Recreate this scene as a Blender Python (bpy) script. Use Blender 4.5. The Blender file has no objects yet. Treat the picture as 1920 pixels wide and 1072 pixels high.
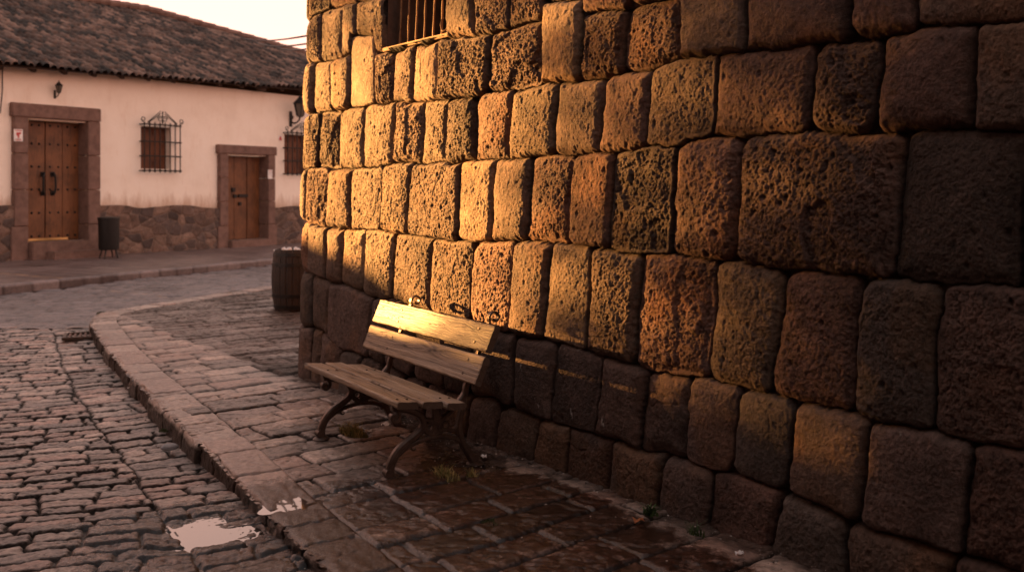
import bpy, bmesh, math, random
import numpy as np
from mathutils import Vector, Matrix
random.seed(7)
rng = np.random.default_rng(11)
scene = bpy.context.scene
COL = scene.collection

# ------------------------------------------------------------------ view geometry (metres, camera at the origin, eye height H)
F, H, HY = 1750.0, 1.58, 358.0
AW = math.radians(37.7)
U = np.array([-math.sin(AW), math.cos(AW), 0.0])      # along the stone wall, away from the viewer
N = np.array([math.cos(AW), math.sin(AW), 0.0])       # into the stone wall
P0 = np.array([-.19, 5.62, 0.0]) + .15 * N            # a point on the wall's foot
BATTER = .025
SC = -2.78                                            # where the corner starts to turn (s runs towards the viewer)
RC = .55                                              # corner radius
EL = math.radians(6.0)
SUN = np.array([-.84, .535]); SUN = SUN / np.linalg.norm(SUN)

def ground_pt(x, y, z=0.0):
    Y = (H - z) * F / (y - HY)
    return np.array([(x - 960) / F * Y, Y, z])

# ------------------------------------------------------------------ numpy noise
def _h(ix, iy, seed):
    x = (ix.astype(np.int64) * 374761393 + iy.astype(np.int64) * 668265263 + seed * 1274126177) & 0xffffffff
    x = ((x ^ (x >> 13)) * 1274126177) & 0xffffffff
    x = ((x ^ (x >> 16)) * 2246822519) & 0xffffffff
    return ((x ^ (x >> 15)) & 0xffffff).astype(np.float32) / 16777216.0
def vn(x, y, seed=0):
    ix = np.floor(x); iy = np.floor(y); fx = x - ix; fy = y - iy
    ix = ix.astype(np.int64); iy = iy.astype(np.int64)
    fx = fx * fx * fx * (fx * (fx * 6 - 15) + 10); fy = fy * fy * fy * (fy * (fy * 6 - 15) + 10)
    a = _h(ix, iy, seed); b = _h(ix + 1, iy, seed); c = _h(ix, iy + 1, seed); d = _h(ix + 1, iy + 1, seed)
    return ((a + (b - a) * fx) * (1 - fy) + (c + (d - c) * fx) * fy) * 2 - 1
def fbm(x, y, octv=4, seed=0, gain=.5):
    t = 0; a = 1.0; n = 0
    for o in range(octv):
        t = t + a * vn(x + 17.3 * o, y - 9.1 * o, seed + o * 31); n += a
        x = x * 2.03; y = y * 2.03; a *= gain
    return t / n
def worley(x, y, seed=0):
    ix = np.floor(x).astype(np.int64); iy = np.floor(y).astype(np.int64)
    f1 = np.full(x.shape, 9.0, np.float32); f2 = f1.copy(); cid = np.zeros(x.shape, np.float32)
    for dx in (-1, 0, 1):
        for dy in (-1, 0, 1):
            cx = ix + dx; cy = iy + dy
            px = cx + _h(cx, cy, seed); py = cy + _h(cx, cy, seed + 77)
            d = np.sqrt((px - x) ** 2 + (py - y) ** 2).astype(np.float32)
            hid = _h(cx, cy, seed + 191)
            near = d < f1
            f2 = np.where(near, f1, np.minimum(f2, d)); cid = np.where(near, hid, cid); f1 = np.where(near, d, f1)
    return f1, f2, cid
def sstep(a, b, x):
    t = np.clip((x - a) / (b - a), 0, 1); return t * t * (3 - 2 * t)

# ------------------------------------------------------------------ object helpers
def link(o, parent=None):
    COL.objects.link(o)
    if parent is not None: o.parent = parent
    return o
def tag(o, label=None, cat=None, group=None, kind=None):
    if label: o['label'] = label
    if cat: o['category'] = cat
    if group: o['group'] = group
    if kind: o['kind'] = kind
    return o
def thing(name, label, cat, loc=(0, 0, 0), rz=0.0, group=None):
    o = bpy.data.objects.new(name, None); COL.objects.link(o)
    o.empty_display_size = .1
    o.location = loc; o.rotation_euler = (0, 0, rz)
    return tag(o, label, cat, group)
def grid_object(name, P, mat, tint=None, keep=None, parent=None, attr2=None):
    ny, nx = P.shape[:2]
    me = bpy.data.meshes.new(name)
    idx = np.arange(ny * nx).reshape(ny, nx)
    q = np.stack([idx[:-1, :-1], idx[:-1, 1:], idx[1:, 1:], idx[1:, :-1]], -1).reshape(-1, 4)
    if keep is not None: q = q[keep[:-1, :-1].reshape(-1)]
    used, inv = np.unique(q.reshape(-1), return_inverse=True)
    V = P.reshape(-1, 3)[used].astype(np.float32)
    me.vertices.add(len(V)); me.vertices.foreach_set('co', V.ravel())
    me.loops.add(len(inv)); me.loops.foreach_set('vertex_index', inv.astype(np.int32))
    nf = len(q)
    me.polygons.add(nf)
    me.polygons.foreach_set('loop_start', np.arange(0, nf * 4, 4, dtype=np.int32))
    me.polygons.foreach_set('use_smooth', np.ones(nf, dtype=bool))
    me.update(calc_edges=True)
    if tint is not None:
        a = me.color_attributes.new('tint', 'FLOAT_COLOR', 'POINT')
        a.data.foreach_set('color', tint.reshape(-1, 4)[used].astype(np.float32).ravel())
    me.materials.append(mat)
    return link(bpy.data.objects.new(name, me), parent)

class MB:
    def __init__(s): s.v = []; s.f = []; s.sm = []
    def add(s, vs, fs, smooth=False):
        b = len(s.v); s.v += [tuple(p) for p in vs]; s.f += [tuple(i + b for i in f) for f in fs]; s.sm += [smooth] * len(fs)
        return s
    def box(s, c, size, ax=None, bev=0.0):
        hx, hy, hz = [d / 2 for d in size]
        bm = bmesh.new(); bmesh.ops.create_cube(bm, size=1)
        for v in bm.verts: v.co = Vector((v.co.x * size[0], v.co.y * size[1], v.co.z * size[2]))
        if bev: bmesh.ops.bevel(bm, geom=bm.edges[:], offset=bev, segments=2, affect='EDGES')
        M = ax if ax is not None else np.eye(3)
        bm.verts.index_update()
        vs = [np.array(c) + M[0] * v.co.x + M[1] * v.co.y + M[2] * v.co.z for v in bm.verts]
        fs = [[v.index for v in f.verts] for f in bm.faces]
        bm.free(); return s.add(vs, fs)
    def tube(s, pts, r, n=8, caps=True):
        pts = [np.array(p, float) for p in pts]; rs = r if hasattr(r, '__len__') else [r] * len(pts)
        vs, fs = [], []
        up = np.array([0, 0, 1.0]); prev = None
        for i, p in enumerate(pts):
            t = pts[min(i + 1, len(pts) - 1)] - pts[max(i - 1, 0)]; t = t / (np.linalg.norm(t) + 1e-9)
            a = prev if prev is not None else (up if abs(t[2]) < .9 else np.array([1.0, 0, 0]))
            a = a - t * (a @ t); a /= np.linalg.norm(a); b = np.cross(t, a); prev = a
            for k in range(n):
                g = 2 * math.pi * k / n; vs.append(p + rs[i] * (a * math.cos(g) + b * math.sin(g)))
        for i in range(len(pts) - 1):
            for k in range(n):
                fs.append((i * n + k, i * n + (k + 1) % n, (i + 1) * n + (k + 1) % n, (i + 1) * n + k))
        if caps: fs += [tuple(range(n))[::-1], tuple((len(pts) - 1) * n + k for k in range(n))]
        return s.add(vs, fs, True)
    def strap(s, pts, width, thick, wax):
        """flat cast bar along pts; width along the axis wax, thick in the plane of the curve"""
        pts = [np.array(p, float) for p in pts]; wax = np.array(wax, float); vs, fs = [], []
        th = thick if hasattr(thick, '__len__') else [thick] * len(pts)
        for i, p in enumerate(pts):
            t = pts[min(i + 1, len(pts) - 1)] - pts[max(i - 1, 0)]; t = t / (np.linalg.norm(t) + 1e-9)
            m = np.cross(t, wax); m /= np.linalg.norm(m) + 1e-9
            w, q = width / 2, th[i] / 2; c = min(w, q) * .45
            for a, b in ((-w, -q + c), (-w + c, -q), (w - c, -q), (w, -q + c), (w, q - c), (w - c, q), (-w + c, q), (-w, q - c)):
                vs.append(p + wax * a + m * b)
        for i in range(len(pts) - 1):
            for k in range(8):
                fs.append((i * 8 + k, i * 8 + (k + 1) % 8, (i + 1) * 8 + (k + 1) % 8, (i + 1) * 8 + k))
        fs += [tuple(range(8))[::-1], tuple((len(pts) - 1) * 8 + k for k in range(8))]
        return s.add(vs, fs)
    def lathe(s, prof, c=(0, 0, 0), n=28, caps=True):
        vs, fs = [], []
        for r, z in prof:
            for k in range(n):
                g = 2 * math.pi * k / n; vs.append((c[0] + r * math.cos(g), c[1] + r * math.sin(g), c[2] + z))
        for i in range(len(prof) - 1):
            for k in range(n):
                fs.append((i * n + k, i * n + (k + 1) % n, (i + 1) * n + (k + 1) % n, (i + 1) * n + k))
        if caps: fs += [tuple(range(n))[::-1], tuple((len(prof) - 1) * n + k for k in range(n))]
        return s.add(vs, fs, True)
    def build(s, name, mat, parent=None, angle=40):
        me = bpy.data.meshes.new(name)
        me.from_pydata([tuple(map(float, p)) for p in s.v], [], s.f)
        me.polygons.foreach_set('use_smooth', np.array(s.sm, dtype=bool))
        me.materials.append(mat)
        bm = bmesh.new(); bm.from_mesh(me); bmesh.ops.recalc_face_normals(bm, faces=bm.faces)
        for e in bm.edges:
            if len(e.link_faces) == 2 and e.calc_face_angle(0) > math.radians(angle): e.smooth = False
        bm.to_mesh(me); bm.free(); me.update()
        return link(bpy.data.objects.new(name, me), parent)

def spline(pts, n=8):
    pts = [np.array(p, float) for p in pts]; out = []
    P = [2 * pts[0] - pts[1]] + pts + [2 * pts[-1] - pts[-2]]
    for i in range(1, len(P) - 2):
        for k in range(n):
            t = k / n
            out.append(.5 * (2 * P[i] + (P[i + 1] - P[i - 1]) * t + (2 * P[i - 1] - 5 * P[i] + 4 * P[i + 1] - P[i + 2]) * t * t + (3 * P[i] - P[i - 1] - 3 * P[i + 1] + P[i + 2]) * t ** 3))
    out.append(pts[-1]); return out

# ------------------------------------------------------------------ materials
def new_mat(name):
    m = bpy.data.materials.new(name); m.use_nodes = True
    nt = m.node_tree; b = nt.nodes['Principled BSDF']
    return m, nt, b
def nd(nt, kind, **kw):
    n = nt.nodes.new(kind)
    for k, v in kw.items():
        if k in n.inputs: n.inputs[k].default_value = v
        else: setattr(n, k, v)
    return n
def noise_node(nt, scale, detail=5, rough=.6, vec=None, dist=0.0):
    n = nd(nt, 'ShaderNodeTexNoise', Scale=scale, Detail=detail, Roughness=rough, Distortion=dist)
    if vec is not None: nt.links.new(vec, n.inputs['Vector'])
    return n
def ramp(nt, fac, stops):
    r = nt.nodes.new('ShaderNodeValToRGB'); nt.links.new(fac, r.inputs['Fac'])
    e = r.color_ramp.elements
    e[0].position, e[0].color = stops[0][0], (*stops[0][1], 1)
    e[1].position, e[1].color = stops[-1][0], (*stops[-1][1], 1)
    for p, c in stops[1:-1]:
        x = e.new(p); x.color = (*c, 1)
    return r
def mixc(nt, fac, a, b, mode='MIX'):
    m = nt.nodes.new('ShaderNodeMix'); m.data_type = 'RGBA'; m.blend_type = mode
    for val, s in ((fac, m.inputs[0]), (a, m.inputs[6]), (b, m.inputs[7])):
        if hasattr(val, 'is_output'): nt.links.new(val, s)
        else: s.default_value = val if not isinstance(val, tuple) else ((*val, 1) if len(val) == 3 else val)
    return m.outputs[2]
def math_n(nt, op, a, b=None, clamp=False):
    m = nt.nodes.new('ShaderNodeMath'); m.operation = op; m.use_clamp = clamp
    for v, s in ((a, m.inputs[0]), (b, m.inputs[1])):
        if v is None: continue
        if hasattr(v, 'is_output'): nt.links.new(v, s)
        else: s.default_value = v
    return m.outputs[0]
def bump(nt, bsdf, height, strength, dist=.01):
    b = nd(nt, 'ShaderNodeBump', Strength=strength, Distance=dist)
    nt.links.new(height, b.inputs['Height']); nt.links.new(b.outputs['Normal'], bsdf.inputs['Normal'])
    return b
def objvec(nt, scale=(1, 1, 1)):
    t = nt.nodes.new('ShaderNodeTexCoord'); m = nt.nodes.new('ShaderNodeMapping')
    m.inputs['Scale'].default_value = scale
    nt.links.new(t.outputs['Object'], m.inputs['Vector']); return m.outputs['Vector']

def mat_simple(name, col, rough=.7, var=.25, scale=12, bstr=.2, metal=0.0, spec=.4, bscale=None, bdist=.004):
    m, nt, b = new_mat(name); v = objvec(nt)
    n = noise_node(nt, scale, 6, .65, v)
    lo = tuple(c * (1 - var) for c in col); hi = tuple(min(1, c * (1 + var)) for c in col)
    r = ramp(nt, n.outputs['Fac'], [(.3, lo), (.7, hi)])
    nt.links.new(r.outputs['Color'], b.inputs['Base Color'])
    b.inputs['Roughness'].default_value = rough; b.inputs['Metallic'].default_value = metal
    b.inputs['Specular IOR Level'].default_value = spec
    n2 = noise_node(nt, bscale or scale * 4, 5, .7, v)
    bump(nt, b, n2.outputs['Fac'], bstr, bdist)
    return m
def mat_tinted(name, rough, spec, nscale, var, bscale, bstr, bdist, wet=False):
    """colour comes from the stone's own tint, broken up by mineral noise; alpha of the tint = how wet the stone is"""
    m, nt, b = new_mat(name); v = objvec(nt)
    at = nt.nodes.new('ShaderNodeVertexColor'); at.layer_name = 'tint'
    n = noise_node(nt, nscale, 8, .7, v)
    r = ramp(nt, n.outputs['Fac'], [(.28, (1 - var,) * 3), (.72, (1 + var,) * 3)])
    c = mixc(nt, 1.0, at.outputs['Color'], r.outputs['Color'], 'MULTIPLY')
    n3 = noise_node(nt, nscale * .17, 4, .6, v)
    r3 = ramp(nt, n3.outputs['Fac'], [(.35, (.82, .80, .78)), (.68, (1.12, 1.08, 1.05))])
    c = mixc(nt, 1.0, c, r3.outputs['Color'], 'MULTIPLY')
    if wet:
        w = at.outputs['Alpha']
        nw = noise_node(nt, 9, 6, .65, v)
        wm = math_n(nt, 'ADD', w, math_n(nt, 'MULTIPLY', math_n(nt, 'SUBTRACT', nw.outputs['Fac'], .5), .9))
        wm = math_n(nt, 'MULTIPLY', math_n(nt, 'SUBTRACT', wm, .42), 5.0, True)
        c = mixc(nt, wm, c, mixc(nt, 1.0, c, (.17, .115, .092), 'MULTIPLY'))
        rr = nt.nodes.new('ShaderNodeMapRange'); nt.links.new(wm, rr.inputs[0])
        rr.inputs[3].default_value = rough; rr.inputs[4].default_value = .11
        nt.links.new(rr.outputs[0], b.inputs['Roughness'])
    else:
        rn = math_n(nt, 'MULTIPLY_ADD', n.outputs['Fac'], .3); nt.nodes[-1].inputs[2].default_value = rough - .15
        nt.links.new(rn, b.inputs['Roughness'])
    nt.links.new(c, b.inputs['Base Color'])
    b.inputs['Specular IOR Level'].default_value = spec
    if wet:
        # packed earth in the joints is matte, the worn stone is not
        lum = nt.nodes.new('ShaderNodeRGBToBW'); nt.links.new(at.outputs['Color'], lum.inputs[0])
        mr = nt.nodes.new('ShaderNodeMapRange'); nt.links.new(lum.outputs[0], mr.inputs[0])
        mr.inputs[1].default_value = .045; mr.inputs[2].default_value = .11; mr.inputs[3].default_value = .04; mr.inputs[4].default_value = spec
        sp = math_n(nt, 'MAXIMUM', mr.outputs[0], math_n(nt, 'MULTIPLY', wm, spec)); nt.links.new(sp, b.inputs['Specular IOR Level'])
    nb = noise_node(nt, bscale, 6, .75, v)
    nb2 = noise_node(nt, bscale * 2.7, 3, .7, v)
    hsum = math_n(nt, 'ADD', nb.outputs['Fac'], math_n(nt, 'MULTIPLY', nb2.outputs['Fac'], .5))
    bump(nt, b, hsum, bstr, bdist)
    return m
M = {}
M['stone'] = mat_tinted('andesite_blocks', .80, .28, 34, .5, 75, .95, .014)
M['cobble'] = mat_tinted('cobbles', .40, .55, 30, .5, 55, .7, .007, wet=True)
M['slab'] = mat_tinted('paving_slabs', .36, .55, 24, .48, 50, .7, .006, wet=True)
M['iron'] = mat_simple('cast_iron', (.075, .048, .036), .45, .5, 18, .35, .55, .5, 60, .003)
M['black_iron'] = mat_simple('black_iron', (.02, .018, .017), .5, .3, 20, .2, .4)
M['rust'] = mat_simple('rusty_iron', (.24, .13, .06), .75, .5, 30, .5, .1, .3, 90, .004)
M['plaster'] = None
M['black_wood'] = mat_simple('shade_black_wood', (.018, .012, .009), .8, .4, 14, .4)  # near-black colour paints the shade inside the wall window
M['jamb'] = mat_simple('shaded_jamb_stone', (.085, .058, .046), .85, .3, 12, .5, 0, .2, 40, .01)  # block stone painted darker to stand for shade in the window reveal
M['adobe'] = mat_simple('earth_plaster', (.15, .095, .065), .9, .25, 3, .3)
M['dark_wood'] = mat_simple('dark_old_wood', (.06, .04, .03), .75, .4, 14, .4)
M['lintel'] = mat_simple('door_surround_stone', (.17, .105, .085), .85, .3, 6, .4, 0, .2, 30, .01)
M['white'] = mat_simple('white_paint', (.75, .72, .70), .6, .08, 20, .1)
M['red'] = mat_simple('red_ink', (.5, .05, .05), .6, .1, 20, .1)
M['grey_ink'] = mat_simple('grey_ink', (.2, .18, .18), .6, .1, 20, .1)
M['cable'] = mat_simple('cable_rubber', (.03, .028, .028), .6, .2, 20, .1)
M['pebble'] = mat_simple('grey_pebble', (.22, .22, .23), .55, .2, 30, .15)
M['paper'] = mat_simple('white_litter', (.7, .66, .64), .7, .1, 30, .2)
M['leaf'] = mat_simple('dry_leaf', (.32, .10, .03), .7, .3, 60, .2)
M['earth'] = mat_simple('earth', (.06, .042, .032), .95, .4, 20, .6, 0, .1, 80, .01)
M['roof_base'] = mat_simple('roof_timber', (.09, .06, .045), .85, .3, 10, .3)
M['glass'] = mat_simple('lantern_glass', (.12, .10, .08), .2, .1, 10, .05)

def mat_plaster():
    m, nt, b = new_mat('whitewash'); v = objvec(nt)
    n = noise_node(nt, 1.2, 7, .65, v); r = ramp(nt, n.outputs['Fac'], [(.25, (.78, .68, .58)), (.5, (.86, .77, .67)), (.72, (.89, .81, .72))])
    st = noise_node(nt, 5, 6, .7, objvec(nt, (1, 1, .25)))
    c = mixc(nt, 1.0, r.outputs['Color'], ramp(nt, st.outputs['Fac'], [(.30, (.93, .89, .86)), (.46, (1, 1, 1))]).outputs['Color'], 'MULTIPLY')
    # splash-back dirt just above the plinth
    t = nt.nodes.new('ShaderNodeTexCoord'); sx = nt.nodes.new('ShaderNodeSeparateXYZ'); nt.links.new(t.outputs['Object'], sx.inputs[0])
    band = math_n(nt, 'ADD', sx.outputs['Z'], math_n(nt, 'MULTIPLY', st.outputs['Fac'], .9))
    rb = ramp(nt, math_n(nt, 'MULTIPLY', band, .4), [(.62, (.62, .50, .43)), (.78, (1, 1, 1))])
    c = mixc(nt, 1.0, c, rb.outputs['Color'], 'MULTIPLY')
    nt.links.new(c, b.inputs['Base Color']); b.inputs['Roughness'].default_value = .9; b.inputs['Specular IOR Level'].default_value = .2
    bump(nt, b, noise_node(nt, 9, 6, .7, v).outputs['Fac'], .35, .02)
    return m
M['plaster'] = mat_plaster()

def mat_wood(name, dark, light, axis_scale, rough=.6, bstr=.5, spec=.4):
    """long grain along local X with wandering rings, knots and dark checks"""
    m, nt, b = new_mat(name)
    v = objvec(nt, axis_scale)
    oi = nt.nodes.new('ShaderNodeObjectInfo')
    add = nt.nodes.new('ShaderNodeVectorMath'); add.operation = 'ADD'
    nt.links.new(v, add.inputs[0])
    cmb = nt.nodes.new('ShaderNodeCombineXYZ'); nt.links.new(math_n(nt, 'MULTIPLY', oi.outputs['Random'], 17.0), cmb.inputs[0]); nt.links.new(math_n(nt, 'MULTIPLY', oi.outputs['Random'], 5.0), cmb.inputs[1])
    nt.links.new(cmb.outputs[0], add.inputs[1]); v = add.outputs[0]
    big = noise_node(nt, 1.1, 3, .5, v)
    off = nt.nodes.new('ShaderNodeVectorMath'); off.operation = 'MULTIPLY_ADD'
    nt.links.new(big.outputs['Color'], off.inputs[0]); off.inputs[1].default_value = (.0, .9, .9); nt.links.new(v, off.inputs[2])
    g = noise_node(nt, 5.0, 9, .72, off.outputs[0])
    fine = noise_node(nt, 26, 6, .7, off.outputs[0])
    mixf = math_n(nt, 'ADD', math_n(nt, 'MULTIPLY', g.outputs['Fac'], .62), math_n(nt, 'MULTIPLY', fine.outputs['Fac'], .38))
    r = ramp(nt, mixf, [(.34, dark), (.44, tuple(d + (l - d) * .55 for d, l in zip(dark, light))), (.62, light)])
    kn = noise_node(nt, .9, 2, .5, v, 1.5)
    c = mixc(nt, math_n(nt, 'MULTIPLY', math_n(nt, 'SUBTRACT', kn.outputs['Fac'], .62), 7.0, True), r.outputs['Color'], tuple(d * .8 for d in dark))
    wv = noise_node(nt, 2.2, 5, .65, objvec(nt)); wr = ramp(nt, wv.outputs['Fac'], [(.32, (.55, .52, .50)), (.6, (1.1, 1.08, 1.06))])
    c = mixc(nt, 1.0, c, wr.outputs['Color'], 'MULTIPLY')
    nt.links.new(c, b.inputs['Base Color']); b.inputs['Roughness'].default_value = rough; b.inputs['Specular IOR Level'].default_value = spec
    bump(nt, b, mixf, bstr, .006)
    return m
M['plank'] = mat_wood('weathered_planks', (.075, .045, .030), (.36, .255, .175), (.8, 15, 15), .55, .9)
def mat_plank():
    m, nt, b = new_mat('weathered_board'); v = objvec(nt, (3, 60, 60))
    at = nt.nodes.new('ShaderNodeVertexColor'); at.layer_name = 'tint'
    n = noise_node(nt, 4, 6, .7, v); r = ramp(nt, n.outputs['Fac'], [(.3, (.72, .70, .68)), (.65, (1.15, 1.14, 1.12))])
    c = mixc(nt, 1.0, at.outputs['Color'], r.outputs['Color'], 'MULTIPLY'); nt.links.new(c, b.inputs['Base Color'])
    b.inputs['Roughness'].default_value = .52; b.inputs['Specular IOR Level'].default_value = .22
    hh = math_n(nt, 'ADD', math_n(nt, 'MULTIPLY', at.outputs['Alpha'], 1.2), math_n(nt, 'MULTIPLY', n.outputs['Fac'], .6))
    bump(nt, b, hh, .9, .004); return m
M['plank'] = mat_plank()
M['door'] = mat_wood('varnished_door', (.055, .022, .009), (.20, .082, .032), (7, 7, .8), .5, .4)
M['shutter'] = mat_wood('shutter_wood', (.07, .025, .012), (.17, .06, .025), (7, 7, .8), .55, .4)
M['barrel'] = mat_wood('barrel_staves', (.014, .009, .007), (.042, .026, .019), (12, 12, 1.0), .6, .5)
SKY_TINT = (1.0, .77, .66); SKY_STR = .15; SUN_E = 2.7; SUN_C = (1.0, .45, .12); EXPO = 4.15; SKY_CAP = (1.25, .53, .39)
# ------------------------------------------------------------------ THE STONE WALL
E3 = -U                                               # s axis (towards the viewer)
Wv = np.array([N[0] * BATTER, N[1] * BATTER, 1.0])
_A = lambda d: np.array([E3, Wv, -d]).T
def px2wall(x, y):
    d = np.array([(x - 960) / F, 1.0, -(y - HY) / F])
    s, h, t = np.linalg.solve(_A(d), np.array([0, 0, H]) - P0)
    return s, h
def wall_pt(s, h, d):
    """s, h, d arrays -> xyz; straight for s > SC, then turning away round the corner"""
    s = np.asarray(s, float)
    ph = np.clip((SC - s) / RC, 0, math.pi / 2)       # turn angle
    ext = np.maximum(SC - s - RC * math.pi / 2, 0)
    st = np.maximum(s, SC)
    x = st[..., None] * E3 + P0
    x = x + (RC * np.sin(ph))[..., None] * U + (RC * (1 - np.cos(ph)))[..., None] * N + ext[..., None] * N
    out = -np.cos(ph)[..., None] * N + np.sin(ph)[..., None] * U
    return x + h[..., None] * np.array([0, 0, 1.0]) + (d - h * BATTER)[..., None] * out

base_px = [(560, 712), (900, 845), (1140, 930), (1320, 998), (1480, 1062), (1800, 1190)]
L1 = [(560, 614), (581, 614), (598, 621), (636, 657), (674, 667), (711, 682), (760, 706), (830, 735), (870, 742), (923, 747), (938, 760), (1000, 783), (1060, 800), (1144, 828), (1238, 857), (1332, 886), (1395, 900), (1457, 927), (1590, 978), (1690, 1012), (1789, 1043), (1870, 1070)]
L2 = [(566, 511), (611, 529), (648, 538), (695, 558), (722, 563), (800, 585), (870, 606), (942, 625), (1012, 640), (1037, 645), (1098, 664), (1124, 671), (1189, 689), (1208, 695), (1288, 711), (1318, 714), (1377, 731), (1442, 741), (1484, 756), (1593, 776), (1630, 793), (1744, 808), (1814, 833), (1920, 848)]
L3 = [(566, 417), (609, 427), (634, 429), (679, 431), (734, 437), (808, 449), (887, 452), (957, 454), (1028, 456), (1104, 463), (1191, 477), (1250, 476), (1337, 493), (1368, 494), (1463, 511), (1610, 521), (1670, 522), (1745, 537), (1920, 543)]
L4 = [(566, 317), (679, 313), (707, 309), (769, 307), (859, 305), (922, 300), (993, 293), (1073, 292), (1151, 283), (1227, 275), (1259, 274), (1284, 259), (1388, 254), (1509, 249), (1690, 248), (1751, 244), (1920, 241)]
L5 = [(566, 216), (619, 207), (678, 199), (735, 190), (789, 187), (837, 184), (890, 179), (908, 173), (959, 170), (1010, 158), (1040, 155), (1126, 146), (1217, 127), (1272, 108), (1343, 103), (1393, 92), (1519, 83), (1650, 64), (1715, 48), (1826, 46), (1920, 35)]
L6 = [(566, 118), (619, 112), (651, 101), (654, 71), (697, 67), (701, 99), (735, 95), (772, 86), (819, 75), (913, 61), (1008, 32), (1012, 2), (1082, -2), (1086, 28), (1166, 11), (1268, -10), (1389, -22), (1584, -45), (1713, -58), (1920, -80)]
J1 = [(581, 577), (598, 590), (636, 630), (674, 668), (711, 705), (752, 748), (792, 785), (830, 822), (876, 866), (935, 919), (1004, 990), (1060, 1052), (1144, 1136), (1238, 1228), (1332, 1318), (1457, 1439), (1583, 1576), (1789, 1765)]
J2 = [(580, 580), (613, 612), (694, 686), (722, 716), (775, 770), (830, 824), (880, 874), (963, 956), (1037, 1024), (1124, 1108), (1206, 1189), (1285, 1273), (1380, 1365), (1485, 1464), (1628, 1605), (1816, 1794)]
J3 = [(608, 605), (637, 633), (679, 673), (734, 724), (807, 797), (885, 873), (959, 946), (1030, 1010), (1104, 1087), (1194, 1181), (1337, 1318), (1463, 1439), (1610, 1590), (1755, 1742)]
J4 = [(611, 605), (656, 653), (711, 707), (769, 760), (859, 852), (922, 914), (991, 979), (1071, 1059), (1147, 1136), (1257, 1247), (1385, 1365), (1690, 1665), (1920, 1899)]
J5 = [(593, 589), (632, 629), (678, 675), (735, 728), (789, 781), (835, 829), (889, 883), (956, 947), (1040, 1029), (1126, 1116), (1217, 1204), (1340, 1327), (1519, 1509), (1650, 1630), (1829, 1814)]
J6 = [(617, 619), (652, 650), (698, 696), (737, 732), (772, 765), (820, 816), (913, 907), (1011, 1007), (1083, 1078), (1166, 1159), (1270, 1267), (1389, 1388), (1584, 1587), (1710, 1713)]
J7 = [(595, 596), (638, 635), (663, 662), (716, 716), (832, 832), (884, 887), (950, 950), (1015, 1012), (1082, 1082), (1175, 1172), (1330, 1325), (1500, 1495), (1660, 1655)]
T1 = "pbpgbpppbpbbkbprgbkd"; R1_ = "23323332433543334453"
T2 = "gbpdppppppkppgbprgk"; R2_ = "1223222223322223632"
T3 = "bbttbbrbtortrgk"; R3_ = "223456633786657"
T4 = "rbttbtbrrdrkdr"; R4_ = "84465325487948"
T5 = "kbttbtdrtbrbrkrb"; R5_ = "7833836443354934"
T6 = "ttTkbTbktkrbrrb"; R6_ = "3318329928722332"
T7 = "kbbbWokkdrrbbr"; R7_ = "63230299954333"
PAL = dict(b=(.148, .099, .075), r=(.172, .090, .070), d=(.088, .062, .050), g=(.106, .087, .077), t=(.200, .146, .100), T=(.235, .172, .115),
           o=(.138, .094, .068), k=(.108, .065, .053), p=(.126, .084, .074), W=(.02, .015, .012))

_mh = np.array([1.36, .93, .71])                       # the quarry's own mean hue: keep neighbouring blocks of one family
for _k in PAL:
    _c = np.array(PAL[_k]); _l = _c.mean(); PAL[_k] = tuple(.6 * _c + .4 * _l * _mh)
def line_sh(px):
    a = np.array([px2wall(x, y) for x, y in px]); return a[np.argsort(a[:, 0])]
lines = [line_sh(base_px)] + [line_sh(l) for l in (L1, L2, L3, L4, L5, L6)]
pxl = [base_px, L1, L2, L3, L4, L5, L6]
def hline(k, s):
    if k == 0: return np.full_like(s, -.22)
    if k <= 6: return np.interp(s, lines[k][:, 0], lines[k][:, 1])
    return {7: 3.06, 8: 3.52, 9: 3.98, 10: 4.45}[k] + .03 * np.sin(s * 2.3 + k)
rows = []
for k, (J, T, R) in enumerate(((J1, T1, R1_), (J2, T2, R2_), (J3, T3, R3_), (J4, T4, R4_), (J5, T5, R5_), (J6, T6, R6_), (J7, T7, R7_))):
    lo = np.array(pxl[k]); hi = np.array(pxl[k + 1]) if k < 6 else None
    js = []
    for xt, xb in J:
        yb = np.interp(xb, lo[:, 0], lo[:, 1])
        yt = np.interp(xt, hi[:, 0], hi[:, 1]) if hi is not None else yb - 95
        st, ht = px2wall(xt, yt); sb, hb = px2wall(xb, yb)
        js.append((sb, hb, st, ht))
    while len(T) < len(J) + 1: T += random.choice('bprk')
    while len(R) < len(J) + 1: R += random.choice('3456')
    T = T[:len(J) + 1]; R = R[:len(J) + 1]
    rows.append([js, list(T), [int(c) for c in R]])
for k in (7, 8, 9): rows.append([[], [], []])
for k, (js, T, R) in enumerate(rows):
    if not js:
        s = -4.6
        while s < 10:
            s += random.uniform(.3, .55); js.append((s, 3.1, s, 3.5)); T.append(random.choice('bbrdkpo')); R.append(random.randint(2, 7))
        T.append('b'); R.append(3)
    else:
        s = js[0][0]
        while s > -4.4:                                # round the corner, out of sight
            s -= random.uniform(.3, .42); hb = js[0][1]; js.insert(0, (s, hb, s, hb + .4)); T.insert(0, random.choice('bpgr')); R.insert(0, 3)
        s = js[-1][2]; slope = js[-1][2] - js[-1][0]
        while s < 10:
            s += random.uniform(.42, .72); hb = js[-1][1]; js.append((s - slope, hb, s, hb + .45)); T.append(random.choice('brkpdg')); R.append(random.randint(2, 7))

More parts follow.
